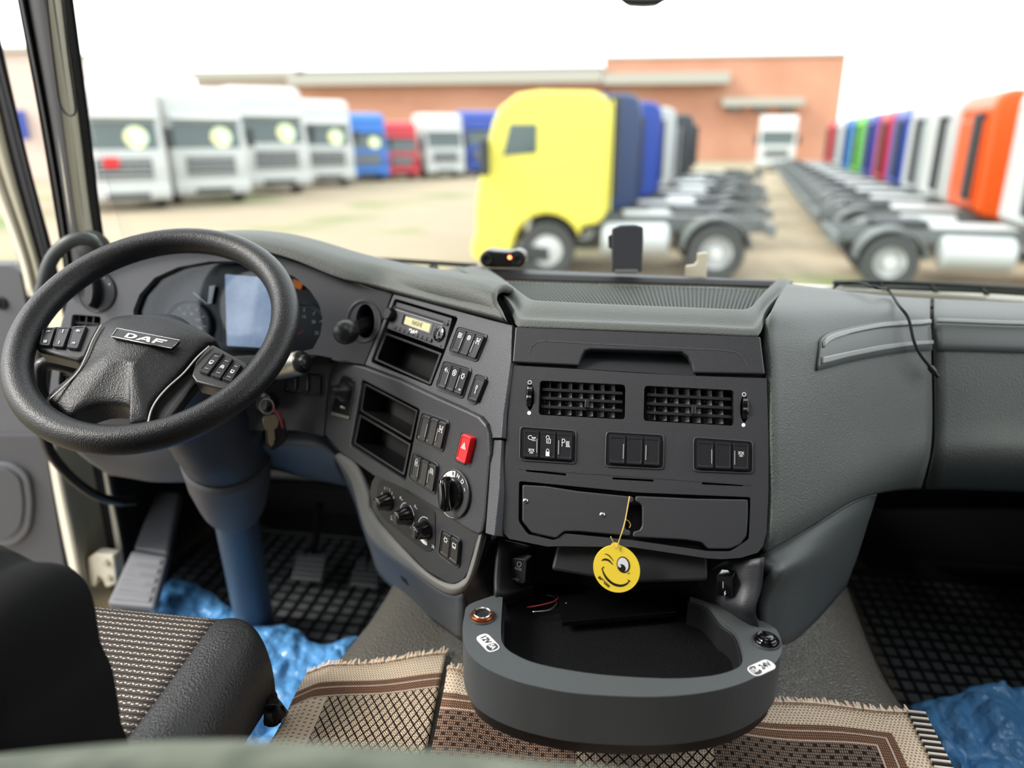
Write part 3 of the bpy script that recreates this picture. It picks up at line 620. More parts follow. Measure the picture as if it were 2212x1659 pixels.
# ------------------------------------------------------------------ centre stack fittings
def vent(P, q, n_v, n_h, label, tab, depth=.03, group=None):
    t = thing('air_vent', label, 'air vent', P.at(*bil(q, .5, .5)), group)
    plate('vent_well', P, rnd(q, 8), 'matt_black', t, -depth-.002, .004, bevel=0)
    for i in range(1, n_h):     # horizontal blades at the front
        v = i/n_h
        a0, a1 = bil(q, .03, v), bil(q, .97, v)
        A, B = P.at(*a0, -.006), P.at(*a1, -.006)
        d = -P.n*.014+P.up*-.002
        mk('blade', [A+P.up*.0022, B+P.up*.0022, B-P.up*.0022, A-P.up*.0022, A+d+P.up*.0005, B+d+P.up*.0005, B+d-P.up*.0005, A+d-P.up*.0005], [(0, 1, 2, 3), (4, 5, 1, 0), (3, 2, 6, 7), (0, 3, 7, 4), (1, 5, 6, 2), (4, 7, 6, 5)], 'matt_black', t, bevel=.0005)
    for i in range(n_v):     # upright vanes behind them
        u = (i+1)/(n_v+1)
        A, B = P.at(*bil(q, u, .04), -.013), P.at(*bil(q, u, .96), -.013)
        d = -P.n*.012-P.h*(.0085 if n_v > 4 else .006)
        w = P.h*.0007
        mk('vane', [A-w, A+w, B+w, B-w, A-w+d, A+w+d, B+w+d, B-w+d], [(0, 1, 2, 3), (0, 4, 5, 1), (2, 6, 7, 3), (1, 5, 6, 2), (0, 3, 7, 4), (4, 7, 6, 5)], 'vane', t)
    if tab:
        b = P.at(*tab, .001); box('slider', b, (.006, .012, .012), 'button', t, Matrix(((P.h.x, P.n.x, P.up.x), (P.h.y, P.n.y, P.up.y), (P.h.z, P.n.z, P.up.z))), .0012)
    return t
vent(C, [(1166, 822), (1351, 831), (1350, 906), (1163, 896)], 7, 4, 'black centre air vent nearer the steering wheel, seven upright vanes', (1268, 873))
vent(C, [(1392, 833), (1585, 843), (1586, 920), (1390, 909)], 7, 4, 'black centre air vent nearer the passenger side, seven upright vanes', (1498, 887))
vent(D, [(156, 679), (218, 684), (213, 735), (150, 730)], 3, 3, 'small side air vent under the rotary headlight switch', None)
vent(D, [(131, 784), (162, 788), (158, 836), (126, 832)], 1, 2, 'small low side vent seen through the steering wheel spokes', None)
def thumb(px, py, label):
    t = thing('vent_thumbwheel', label, 'thumbwheel', C.at(px, py))
    b = C.at(px, py, -.006)
    prof = []
    bm = bmesh.new(); n = 40; rings = []
    for sx in (-.0036, .0036):
        rg = []
        for k in range(n):
            a = 2*math.pi*k/n; r = .0135+.0007*math.cos(k*math.pi/2)
            rg.append(bm.verts.new(b+C.h*sx+C.up*math.cos(a)*r*1.3+C.n*math.sin(a)*r*.8))
        rings.append(rg)
    for k in range(n): bm.faces.new((rings[0][k], rings[0][(k+1) % n], rings[1][(k+1) % n], rings[1][k]))
    bm.faces.new(rings[0]); bm.faces.new(rings[1])
    from_bm('wheel', bm, 'black_gloss', t, bevel=.0008)
    icon('ring', [(px-4.5, py-35), (px+3, py-35), (px+3, py-27), (px-4.5, py-27)], C, .0006, .001, 'white_print', t, 'open_mark')
    ribbon('closed_mark', C, [], .001, 'white_print', t, .0006, [ell(px-2, py+35, 4.2, 4.2, 16)])
thumb(1145, 857, 'ribbed vent thumbwheel at the edge nearer the steering wheel')
thumb(1608, 883, 'ribbed vent thumbwheel at the edge nearer the passenger side')
switch_bank(C, [(1125, 923), (1243, 932), (1241, 1000), (1124, 992)], 3, 'three black switches with lamp, padlock and P heater symbols', [(0, 'moonlamp', .3, .18, .82, .42), (0, 'lamp', .3, .62, .75, .85), (1, 'unlock', .32, .12, .75, .42), (1, 'lock', .3, .58, .7, .9), (2, 'pheat', .3, .2, .85, .5)], slits=[(0, 1), (2, 0)])
switch_bank(C, [(1311, 934), (1433, 941), (1431, 1012), (1309, 1006)], 3, 'three blank black switches in the middle of the centre stack', [], slits=[(0, 1), (2, 0)])
switch_bank(C, [(1500, 946), (1625, 955), (1624, 1021), (1500, 1016)], 3, 'three black switches, only the last with a lamp symbol', [(2, 'lamp', .3, .25, .72, .5)], slits=[(0, 1), (2, 0)])
# glove doors
gd = thing('compartment_door', 'screwed-on dark flap covering the driver-side half of the centre compartment', 'compartment door', C.at(1240, 1100))
plate('door_leaf', C, rnd([(1128, 1047), (1180, 1050), (1250, 1061), (1368, 1073), (1369, 1084), (1356, 1088), (1350, 1143), (1362, 1146), (1361, 1158), (1249, 1148), (1219, 1148), (1201, 1163), (1148, 1151), (1128, 1126)], 5), 'centre', gd, .003, .012, bevel=.0018)
for x, y in ((1135, 1082), (1301, 1112)):
    s = lathe('screw', C.at(x, y, .003), C.n, [(.0036, 0), (.0036, .001), (.0026, .002), (.0001, .0023)], 'chrome', gd, 16)
    ribbon('screw_slot', C, [[(x-3, y-2), (x+3, y+2)], [(x-2, y+3), (x+2, y-3)]], .0008, 'matt_black', s, .0056)
ge = thing('compartment_door', 'plain dark flap with a latch notch covering the passenger-side compartment half', 'compartment door', C.at(1490, 1125))
plate('door_leaf', C, rnd([(1373, 1071), (1500, 1077), (1616, 1079), (1616, 1120), (1613, 1158), (1600, 1176), (1577, 1186), (1530, 1186), (1517, 1172), (1480, 1166), (1366, 1160), (1368, 1148), (1382, 1145), (1387, 1135), (1387, 1092), (1380, 1086), (1371, 1083)], 5), 'centre', ge, .001, .012, bevel=.0018)
plate('compartment_backing', C, [(1115, 1035), (1625, 1070), (1625, 1195), (1115, 1165)], 'matt_black', dash, -.022, .004, bevel=0)

# hanging card: winking face
FP = Plane(PY(1332, 1228, .865), Vector((1, .06, 0)), 12)
fr = thing('air_freshener', 'round yellow cardboard air freshener with a winking smile, hanging on string', 'air freshener', FP.at(1332, 1228))
fo = ell(1332, 1229, 53, 48.5, 44, math.radians(48)); fo = [p for p in fo]
tabp = ell(1329, 1183, 10.5, 10.5, 20)
plate('card', FP, fo, 'yellow_card', fr, 0, .0018, bevel=0)
plate('card_tab', FP, tabp, 'yellow_card', fr, -.0001, .0016, bevel=0)
def z5(x, y): return (1040+x*.29837, 1000+y*.29837)
def zl(*p): return [z5(*q) for q in p]
def taper(pts, w, n=24):
    """stroke that swells in the middle"""
    pp = cat([Vector((x, y, 0)) for x, y in pts], 6); N = len(pp); a, b = [], []
    for i, p in enumerate(pp):
        d = (pp[min(i+1, N-1)]-pp[max(i-1, 0)]).normalized(); s = Vector((-d.y, d.x, 0))*w*(.25+.75*math.sin(math.pi*i/(N-1)))/2
        a.append((p.x+s.x, p.y+s.y)); b.append((p.x-s.x, p.y-s.y))
    return [[a[i], a[i+1], b[i+1], b[i]] for i in range(N-1)]
ribbon('printed_mouth', FP, [], .001, 'ink', fr, .0005, taper(zl((872, 760), (885, 800), (915, 845), (960, 878), (1010, 888), (1050, 875), (1072, 850)), 5.2)+taper(zl((868, 775), (880, 757), (890, 750)), 2)+taper(zl((1058, 842), (1068, 853), (1080, 855)), 2))
ribbon('printed_wink', FP, [], .001, 'ink', fr, .0005, taper(zl((870, 708), (890, 698), (920, 705), (953, 738)), 4.2)+taper(zl((890, 658), (920, 668), (958, 712)), 2.2)+taper(zl((1055, 803), (1068, 800), (1070, 790)), 1.6))
ribbon('printed_eye_line', FP, [], .001, 'ink', fr, .0005, [ell(*z5(1027, 737), 14, 18, 26, -.25)])
ribbon('printed_eye_white', FP, [], .001, 'white_print', fr, .0008, [ell(*z5(1025, 737), 11.6, 15.5, 26, -.25)])
ribbon('printed_pupil', FP, [], .001, 'ink', fr, .0011, [ell(*z5(1017, 762), 7.6, 9, 20, -.5)])
ribbon('printed_glint', FP, [], .001, 'white_print', fr, .0014, [ell(*z5(1003, 748), 2.4, 2.9, 12)])
text('lettering', 'areon', FP, *z5(888, 858), .0046, 'ink', fr, .0006, math.radians(-43), 1.25, .0002)
tube('string', [C.at(1360, 1072, .006), C.at(1356, 1095, .008), C.at(1351, 1122, .01), FP.at(1345, 1145, 0), FP.at(1336, 1172, .002), FP.at(1331, 1186, .003)], .0008, 'string', fr, 4, 6)
tube('string_end', [FP.at(1331, 1186, .003), FP.at(1325, 1172, .003), FP.at(1319, 1159, .004)], .0006, 'string', fr, 4, 6)
tube('string_end', [C.at(1351, 1122, .01), C.at(1358, 1126, .006), C.at(1362, 1134, .002), C.at(1360, 1140, 0)], .0006, 'string', fr, 4, 6)

# ------------------------------------------------------------------ radio and slanted panel fittings
rd = thing('radio', 'slim black car radio with tan display, buttons and round knob', 'radio', U.at(905, 700))
RQ = [(843, 648), (976, 687), (958, 755), (827, 706)]
def rq(u, v): return bil(RQ, u, v)
plate('radio_body', U, rnd(RQ, 3), 'fascia_dark', rd, -.006, .03, bevel=.0015)
plate('slot_well', U, [(840, 640), (995, 686), (935, 842), (790, 784)], 'matt_black', dash, -.058, .004, bevel=0)
plate('disc_slot', U, sub_q(RQ, .08, .16, .9, .24), 'matt_black', rd, -.0055, .003, bevel=0)
ribbon('disc_slot_lip', U, [[rq(.08, .26), rq(.9, .26)]], .001, 'grey_print', rd, -.0052)
for u_ in (.06, .92): plate('eject_key', U, sub_q(RQ, u_-.035, .17, u_+.035, .27), 'button', rd, -.0035, .003, bevel=.0005)
plate('display_bezel', U, rnd(sub_q(RQ, .26, .33, .74, .69), 2), 'black_gloss', rd, -.0052, .002, bevel=.0004)
plate('display', U, sub_q(RQ, .30, .38, .71, .65), 'lcd', rd, -.0048, .002, bevel=0)
text('lettering', 'NASHE', U, *rq(.50, .51), .0075, 'lcd_ink', rd, -.0044, 0, .9)
text('lettering', 'DAF', U, *rq(.47, .80), .006, 'white_print', rd, -.0052, 0, 1.5, .0003)
for i in range(9):
    u_ = .16+i*.073; plate('radio_key', U, rnd(sub_q(RQ, u_-.03, .80 if i not in (4,) else .86, u_+.03, .93), 2), 'button', rd, -.003, .003, bevel=.0005)
lathe('volume_knob', U.at(*rq(.10, .50), -.006), U.n, [(.0115, 0), (.0112, .011), (.0095, .013), (.0001, .013)], 'black', rd, 24)
lathe('selector_pad', U.at(*rq(.885, .58), -.006), U.n, [(.0135, 0), (.013, .003), (.0105, .0045), (.0001, .004)], 'black_gloss', rd, 28)
ribbon('selector_marks', U, [[rq(.885, .46), rq(.885, .5)], [rq(.885, .66), rq(.885, .7)], [rq(.84, .58), rq(.855, .58)], [rq(.915, .58), rq(.93, .58)]], .0009, 'grey_print', rd, -.0012)
for u_, v_ in ((.965, .12), (.95, .93), (.03, .12), (.03, .9)): lathe('removal_hole', U.at(*rq(u_, v_), -.006), U.n, [(.0014, .0004), (.0001, .0004)], 'matt_black', rd, 10)
def bin_(P, q, label, off=-.004):
    t = thing('storage_slot', label, 'storage slot', P.at(*bil(q, .5, .5)))
    i_ = sub_q(q, .035, .07, .965, .93)
    plate3('slot_frame', [[P.at(x, y, off) for x, y in rnd(q, 3, 2)], [P.at(x, y, off) for x, y in rnd(i_, 3, 2)]], P.n, .05, 'black', t, .0008)
    plate('slot_back', P, i_, 'matt_black', t, off-.05, .003, bevel=0)
bin_(U, [(832, 718), (954, 763), (929, 832), (808, 777)], 'open black storage slot directly under the radio')
plate('slot_well', Mp, [(775, 812), (912, 885), (878, 1045), (750, 965)], 'matt_black', dash, -.058, .004, bevel=0)
bin_(Mp, [(786, 827), (902, 887), (888, 952), (777, 888)], 'upper of two empty slots stacked below the dashboard crease')
bin_(Mp, [(776, 894), (887, 959), (873, 1028), (763, 958)], 'lower of two empty slots stacked below the dashboard crease')
switch_bank(U, [(988, 705), (1051, 724), (1027, 780), (968, 760)], 3, 'three grey switches with white symbols beside the radio', [(0, 'mirror', .25, .12, .7, .38), (1, 'valve', .25, .12, .7, .36), (2, 'axle', .3, .12, .75, .4)], slits=[(0, 1), (2, 0)])
switch_bank(U, [(958, 779), (1017, 797), (996, 860), (940, 837)], 3, 'three grey switches with white symbols beside the empty radio slot', [(0, 'turn', .25, .1, .75, .38), (1, 'valve', .2, .1, .75, .4), (2, 'snow', .3, .15, .75, .4), (2, 'dial', .5, .75, .8, .88)], slits=[(0, 1), (2, 0)])
sk = switch_bank(U, [(1027, 807), (1051, 815), (1028, 873), (1007, 866)], 1, 'single tall grey push key with a key symbol', [(0, 'key', .32, .35, .68, .7)])
switch_bank(Mp, [(911, 890), (968, 911), (953, 976), (897, 951)], 3, 'three black switches with an axle symbol near the red hazard button', [(2, 'axle', .25, .15, .75, .42)], slits=[(0, 1), (2, 0)])
switch_bank(Mp, [(892, 977), (945, 1004), (936, 1069), (882, 1033)], 3, 'three black switches with tank symbol left of the gear dial', [(0, 'tank', .25, .12, .75, .4), (2, 'wave', .25, .12, .75, .42)], slits=[(0, 1), (2, 0)])
switch_bank(L, [(954, 1143), (993, 1166), (988, 1228), (947, 1197)], 2, 'two tall black switches with snowflake symbol beside the climate knobs', [(0, 'snow', .25, .15, .75, .4), (1, 'car', .25, .15, .75, .42)])
switch_bank(K, [(614, 800), (697, 808), (696, 858), (612, 848)], 3, 'three blank dark switches on the knee panel behind the wheel', [], slits=[(0, 1), (1, 1)])
hz = thing('hazard_button', 'bright red hazard warning button with a white triangle', 'hazard button', Mp.at(1000, 969))
HQ = [(996, 932), (1020, 943), (1005, 1007), (981, 996)]
plate('frame', Mp, rnd(HQ, 7), 'black', hz, .0015, .006, bevel=.0008)
kk = key_part('push_key', sub_q(HQ, .08, .05, .92, .95), Mp, .010, .01, 'red_button', hz, r=4); icon('tri', sub_q(HQ, .3, .3, .68, .5), Mp, .0108, .0009, 'white_print', kk)
# gear selector dial
gs = thing('gear_selector', 'rotary gear selector dial lettered R N D with black grip', 'gear selector', Mp.at(982, 1063))
gb = Mp.at(984, 1066, .0)
lathe('dial_plate', gb, Mp.n, [(.0355, -.004), (.0355, .003), (.034, .0045), (.0001, .0045)], 'fascia_dark', gs, 44)
lathe('chrome_rim', gb, Mp.n, [(.0355, .003), (.0361, .0045), (.0356, .0054), (.0350, .0048)], 'silver', gs, 44, caps=False)
lathe('turn_base', gb, Mp.n, [(.023, .004), (.0225, .010), (.021, .0115), (.0001, .0115)], 'black_gloss', gs, 36)
def sect(P, o, r0, r1, a0, a1, off, n=10):
    return [P.w(o[0]+r0*math.cos(math.radians(a)), o[1]+r0*math.sin(math.radians(a)), off) for a in [a0+(a1-a0)*i/n for i in range(n+1)]]+[P.w(o[0]+r1*math.cos(math.radians(a)), o[1]+r1*math.sin(math.radians(a)), off) for a in [a1-(a1-a0)*i/n for i in range(n+1)]]
go = Mp.uv(984, 1066)
plate3('white_sector', [sect(Mp, go, .0245, .0335, 96, 150, .0052)], Mp.n, .0006, 'white_print', gs)
grip = []
for i in range(24):
    a = 2*math.pi*i/24; ux, uy = .0075*math.cos(a), .024*math.sin(a); ro = math.radians(20); grip.append((ux*math.cos(ro)-uy*math.sin(ro), ux*math.sin(ro)+uy*math.cos(ro)))
bmg = bmesh.new(); rr_ = []
for sc_, h_ in ((1.08, .010), (1.05, .024), (.9, .028), (.6, .0295)):
    rr_.append([bmg.verts.new(Mp.w(go[0]+x*sc_, go[1]+y*sc_, h_)) for x, y in grip])
for a, b in zip(rr_, rr_[1:]):
    for i in range(24): bmg.faces.new((a[i], a[(i+1) % 24], b[(i+1) % 24], b[i]))
bmg.faces.new(rr_[-1]); from_bm('grip', bmg, 'black_gloss', gs, smooth=True)
def on_dial(ch, a, mat, r=.029, hm=.0062):
    x, y = go[0]+r*math.cos(math.radians(a)), go[1]+r*math.sin(math.radians(a)); m = text('lettering', ch, Mp, 984, 1066, hm, mat, gs, .0056, math.radians(a-90), 1, .0001); m.location = Mp.w(x, y, .0058)-wl(gs)
on_dial('R', 104, 'ink'); on_dial('N', 80, 'white_print'); on_dial('D', 56, 'white_print'); on_dial('<', 138, 'ink'); on_dial('~', 32, 'white_print')
# climate controls
cl = thing('climate_control', 'black climate panel with three round knobs and white scales', 'climate control', L.at(875, 1112))
plate('inset_panel', L, rnd([(816, 1040), (838, 1034), (940, 1104), (940, 1180), (930, 1192), (918, 1192), (823, 1117), (811, 1088)], 12), 'black_shade_plastic', cl, .0012, .004, bevel=.0008)
for i, (x, y) in enumerate(((839, 1083), (881, 1113), (921, 1144))):
    b = L.at(x, y, .001)
    k = lathe('knob', b, L.n, [(.0165, 0), (.016, .004), (.0135, .009), (.0115, .019), (.0105, .0235), (.0085, .0245), (.0001, .0235)], 'black_gloss', cl, 32)
    lathe('knob_cap', b, L.n, [(.0083, .0243), (.0070, .0256), (.0001, .0245)], 'button', k, 24)
    o_ = L.uv(x, y)
    for a0, a1 in (((150, 175),), ((20, 75), (105, 165), (-60, -10)), ((80, 165),))[i]:
        pts = [L.w(o_[0]+.0205*math.cos(math.radians(a)), o_[1]+.0205*math.sin(math.radians(a)), .0016) for a in range(a0, a1+1, 5)]
        bm = bmesh.new()
        for p, q_ in zip(pts, pts[1:]):
            s = (q_-p).normalized().cross(L.n)*.0005; bm.faces.new([bm.verts.new(v) for v in (p-s, q_-s, q_+s, p+s)])
        from_bm('scale_arc', bm, 'white_print', cl, fix=False)
    if i == 0:
        for ch, a in zip('01234', (118, 98, 78, 58, 38)):
            m = text('lettering', ch, L, x, y, .0048, 'white_print', cl, .0016, 0, 1); m.location = L.w(o_[0]+.0225*math.cos(math.radians(a)), o_[1]+.0225*math.sin(math.radians(a)), .0018)-wl(cl)
        icon('fan', [(844, 1113), (851, 1115), (851, 1125), (844, 1123)], L, .0016, .0008, 'white_print', cl)
    if i == 1:
        icon('person', [(862, 1071), (871, 1075), (871, 1083), (862, 1079)], L, .0016, .0008, 'white_print', cl); icon('person', [(894, 1089), (902, 1093), (902, 1102), (894, 1098)], L, .0016, .0008, 'white_print', cl)
        icon('tank', [(886, 1146), (893, 1149), (893, 1155), (886, 1152)], L, .0016, .0008, 'red_print', cl)
    if i == 2:
        plate3('white_sector', [sect(L, o_, .0185, .0245, 225, 290, .0022)], L.n, .0006, 'white_print', cl)
        m = text('lettering', '28', L, 935, 1181, .005, 'white_print', cl, .0018); text('lettering', 'A/C', L, 917, 1180, .003, 'ink', cl, .003, math.radians(-30))
# mirror adjuster
ma = thing('mirror_adjuster', 'black joystick knob for the mirrors on a small upright plate', 'joystick', Mp.at(740, 856))
plate('plate', Mp, rnd([(738, 808), (767, 819), (754, 905), (713, 895)], 9), 'black', ma, .002, .006, bevel=.001)
b = Mp.at(746, 846, .002)
lathe('knob_skirt', b, Mp.n, [(.019, 0), (.0185, .006), (.014, .012), (.011, .016), (.0105, .026), (.0092, .028), (.0001, .0285)], 'pod', ma, 32)
lathe('knob_tip', b, Mp.n, [(.0075, .0275), (.0068, .0298), (.0001, .0302)], 'button', ma, 24)
icon('turn', [(734, 874), (747, 877), (745, 885), (733, 882)], Mp, .0026, .001, 'white_print', ma)
plate('lower_lip', Mp, [(716, 889), (753, 900), (752, 905), (714, 896)], 'silver', ma, .004, .004, bevel=.0006)
# parking brake lever
pb = thing('parking_brake_lever', 'stubby grey parking brake knob on a bent neck in an oval recess', 'brake lever', D.at(789, 694))
plate('recess_back', D, ell(789, 694, 24, 42), 'matt_black', pb, -.045, .004, bevel=0)
lathe('recess_ring', D.at(786, 694), D.n, [(.0265, -.002), (.0285, .0015), (.031, .002), (.033, 0)], 'fascia', pb, 40, sy=1.18, xdir=D.h, caps=False)
tube('neck', [D.at(797, 690, -.04), D.at(785, 703, .0), D.at(768, 708, .03), D.at(750, 714, .06)], .012, 'black', pb, 5, 14, radii=[.014, .012, .0115, .012])
lathe('knob', D.at(757, 713, .045), (D.at(738, 720, .09)-D.at(757, 713, .045)).normalized(), [(.0001, -.002), (.012, 0), (.0185, .006), (.0215, .018), (.021, .030), (.016, .040), (.0085, .0445), (.0001, .0455)], 'pod', pb, 28)
# headlight switch
hs = thing('headlight_switch', 'round rotary headlight switch at the door end of the dashboard', 'rotary switch', D.at(211, 631))
ho = D.uv(211, 631)
lathe('dial_plate', D.at(211, 631), D.n, [(.0375, -.002), (.0375, .0015), (.036, .0025), (.0001, .0025)], 'fascia_dark', hs, 40)
lathe('rim', D.at(211, 631), D.n, [(.0372, .001), (.0385, .0028), (.0372, .0032), (.036, .0024)], 'black', hs, 40, caps=False)
bmg = bmesh.new(); rr_ = []
grip = [(x*.0095, y*.029) for x, y in [(math.cos(2*math.pi*i/24), math.sin(2*math.pi*i/24)) for i in range(24)]]
for sc_, h_ in ((1.1, .002), (1.0, .020), (.85, .024)): rr_.append([bmg.verts.new(D.w(ho[0]+x*sc_, ho[1]+y*sc_, h_)) for x, y in grip])
for a, b_ in zip(rr_, rr_[1:]):
    for i in range(24): bmg.faces.new((a[i], a[(i+1) % 24], b_[(i+1) % 24], b_[i]))
bmg.faces.new(rr_[-1]); from_bm('grip', bmg, 'black', hs)
for a in (30, 60, 90, 120, 150):
    ribbon('mark', D, [], .001, 'grey_print', hs, .003, []) if False else plate3('mark', [[D.w(ho[0]+.03*math.cos(math.radians(a))+.0022*math.cos(t), ho[1]+.03*math.sin(math.radians(a))+.0022*math.sin(t), .0032) for t in [k*math.pi/4 for k in range(8)]]], D.n, .0004, 'grey_print', hs)

# ------------------------------------------------------------------ instrument cluster
ic = thing('instrument_cluster', 'dark instrument cluster with round gauges and central display behind glass', 'instrument cluster', D.at(490, 670))
plate('cluster_base', D, [(270, 560), (715, 560), (715, 785), (270, 790)], 'dial', ic, -.048, .004, bevel=0)
def gauge(px, py, r, n, a0, a1, labels):
    o = D.uv(px, py, -.04); c = D.w(o[0], o[1], -.044)
    g = lathe('gauge', c, D.n, [(r, 0), (r, .008), (r*.96, .0095), (r*.9, .006), (r*.88, .002), (.0001, .002)], 'dial_ring', ic, 48)
    lathe('gauge_face', c, D.n, [(r*.87, .0024), (.0001, .0026)], 'dial', g, 40)
    for i in range(n):
        a = math.radians(a0+(a1-a0)*i/(n-1)); L_ = [D.w(o[0]+r*k*math.cos(a), o[1]+r*k*math.sin(a), -.041) for k in (.68, .82)]
        s = (L_[1]-L_[0]).normalized().cross(D.n)*.0006
        mk('tick', [L_[0]-s, L_[1]-s, L_[1]+s, L_[0]+s], [(0, 1, 2, 3)], 'white_print', g, fix=False)
    for i, tx_ in enumerate(labels):
        a = math.radians(a0+(a1-a0)*(i+.5)/len(labels)); m = text('lettering', tx_, D, px, py, .0055, 'white_print', g, -.04); m.location = D.w(o[0]+r*.5*math.cos(a), o[1]+r*.5*math.sin(a), -.0408)-wl(g)
    a = math.radians(a0); p0, p1 = D.w(o[0], o[1], -.04), D.w(o[0]+r*.6*math.cos(a), o[1]+r*.6*math.sin(a), -.04); s = (p1-p0).normalized().cross(D.n)*.001
    mk('needle', [p0-s, p1, p0+s], [(0, 1, 2)], 'red_print', g, fix=False)
gauge(405, 703, .047, 9, 210, -30, ['20', '40', '60', '80', '100', '120'])
gauge(655, 715, .052, 9, 210, -30, ['5', '10', '15', '20', '25'])
plate('display_frame', D, rnd([(470, 568), (592, 580), (590, 762), (478, 757)], 5), 'black', ic, -.04, .004, bevel=.001)
plate('display', D, rnd([(486, 592), (586, 600), (584, 752), (490, 747)], 3), 'screen_reflection', ic, -.038, .003, bevel=0)
plate('bar_gauge', D, [(452, 618), (464, 616), (457, 655), (448, 657)], 'white_print', ic, -.04, .002, bevel=0)
ribbon('bar_needle', D, [[(418, 632), (446, 656)]], .002, 'white_print', ic, -.039)
plate('warning_lamp', D, rnd([(632, 602), (655, 612), (648, 626), (634, 620)], 3), 'orange_print', ic, -.04, .002, bevel=0)
plate('cover_glass', D, CLUSTER, 'cluster_glass', ic, -.012, .002, bevel=0)
# ------------------------------------------------------------------ steering wheel
WC = CAM+(Vector((-.7657, 1.0777, .8969))-CAM)*.92; _az = math.radians(8.13)
W = Plane(WC, (math.cos(_az), math.sin(_az), 0), 54.4)
sw = thing('steering_wheel', 'large black four-spoke steering wheel with an emblem plate and button pods', 'steering wheel', WC)
def z1(x, y): return (x*.33454, 450+y*.33454)
rimpts = [W.w(.195*math.cos(t), .195*math.sin(t)) for t in [2*math.pi*i/72 for i in range(72)]]
tube('rim', rimpts, .021, 'wheel_rim', sw, 1, 20, True)
def dome(name, px, P, base, height, mat, parent, depth=.03, prof=None, cen=None, soften=0):
    pts = cat([Vector((x, y, 0)) for x, y in px], 3, True)
    outer = [P.at(p.x, p.y, base) for p in pts]
    c = P.at(*cen, base) if cen else sum(outer, Vector())/len(outer); n = P.n; N = len(outer); bm = bmesh.new()
    prof = prof or [(0, -depth), (0, 0), (.03, .30), (.09, .55), (.2, .75), (.4, .92), (.65, 1), (.9, 1.0)]
    rings = []
    for s, h in prof: rings.append([bm.verts.new(p.lerp(c, s)+n*(h if h < 0 else h*height)) for p in outer])
    for a, b in zip(rings, rings[1:]):
        for i in range(N): bm.faces.new((a[i], a[(i+1) % N], b[(i+1) % N], b[i]))
    bm.faces.new(rings[-1])
    for _ in range(soften): bmesh.ops.smooth_vert(bm, verts=[v for r_ in rings[4:] for v in r_], factor=.5, use_axis_x=True, use_axis_y=True, use_axis_z=True)
    return from_bm(name, bm, mat, parent, smooth=True)
hub_px = [z1(*p) for p in [(655, 775), (700, 743), (760, 716), (900, 702), (1100, 716), (1300, 790), (1400, 858), (1340, 900), (1260, 960), (1180, 1055), (1090, 1150), (1012, 1235), (977, 1300), (957, 1395), (905, 1415), (852, 1422), (858, 1350), (835, 1302), (760, 1285), (650, 1288), (540, 1325), (455, 1368), (380, 1312), (308, 1248), (440, 1130), (515, 1040), (560, 940), (600, 850)]]
dome('airbag_pad', hub_px, W, -.02, .028, 'hub', sw, .03, cen=z1(900, 930), prof=[(0, -.03), (0, 0), (.02, .22), (.06, .36), (.14, .44), (.3, .52), (.42, .62), (.52, .78), (.62, .91), (.75, .99), (.95, 1.0)], soften=30)
def slab(name, px, base, depth, mat, bevel=.006, P=W, parent=None):
    o = plate3(name, [[P.at(x, y, base) for x, y in px]], P.n, depth, mat, parent or sw, bevel); o.modifiers[0].segments = 3 if bevel else 2; o.data.shade_smooth()
    try: o.data.set_sharp_from_angle(angle=math.radians(50))
    except Exception: pass
    return o
slab('spoke_foot', [z1(*p) for p in [(310, 1245), (455, 1368), (430, 1420), (330, 1390), (230, 1320), (250, 1260)]], -.012, .02, 'wheel_rim', .006)
slab('spoke_foot', [z1(*p) for p in [(850, 1420), (955, 1395), (1060, 1390), (1060, 1440), (960, 1500), (840, 1500)]], -.012, .02, 'wheel_rim', .006)
slab('side_spoke', [z1(*p) for p in [(1000, 1240), (1190, 1060), (1280, 1040), (1270, 1120), (1160, 1260), (1065, 1395), (955, 1395)]], -.03, .02, 'black', .006)
slab('button_pod', [z1(*p) for p in [(222, 830), (232, 790), (262, 762), (420, 752), (665, 744), (610, 850), (560, 960), (505, 985), (250, 925), (228, 900)]], -.008, .03, 'pod', .008)
slab('button_pod', [z1(*p) for p in [(1350, 885), (1375, 878), (1590, 998), (1600, 1020), (1500, 1165), (1470, 1175), (1262, 1120), (1235, 1080), (1262, 990)]], -.008, .03, 'pod', .008)
for k, qz in enumerate([[(272, 772), (358, 764), (318, 888), (250, 882)], [(372, 764), (455, 758), (405, 898), (335, 892)], [(470, 758), (556, 752), (498, 908), (428, 900)]]):
    q = [z1(*p) for p in qz]; b = key_part('wheel_button', q, W, -.0025, .008, 'button', sw, r=4)
    icon(('dial', 'vert', 'turn')[k], sub_q(q, .35, .15, .7, .3), W, -.0018, .0009, 'white_print', b); icon(('fan', 'vert', 'dial')[k], sub_q(q, .35, .7, .65, .84), W, -.0018, .0009, 'white_print', b)
for k, qz in enumerate([[(1385, 922), (1445, 932), (1340, 1072), (1280, 1052)], [(1455, 950), (1505, 968), (1420, 1100), (1355, 1078)], [(1515, 985), (1560, 1008), (1490, 1122), (1430, 1102)]]):
    q = [z1(*p) for p in qz]; b = key_part('wheel_button', q, W, -.0025, .008, 'button', sw, r=3)
    icon(('car', 'wave', 'car')[k], sub_q(q, .3, .38, .7, .58), W, -.0018, .0008, 'white_print', b); ribbon('mark', W, [[bil(q, .35, .2), bil(q, .7, .2)], [bil(q, .35, .78), bil(q, .7, .78)]], .001, 'grey_print', b, -.0018)
tube('chrome_trim', [W.at(*z1(*p), -.004) for p in [(655, 752), (600, 850), (560, 950), (515, 1040), (440, 1125), (312, 1242)]], .0014, 'silver', sw, 4, 8)
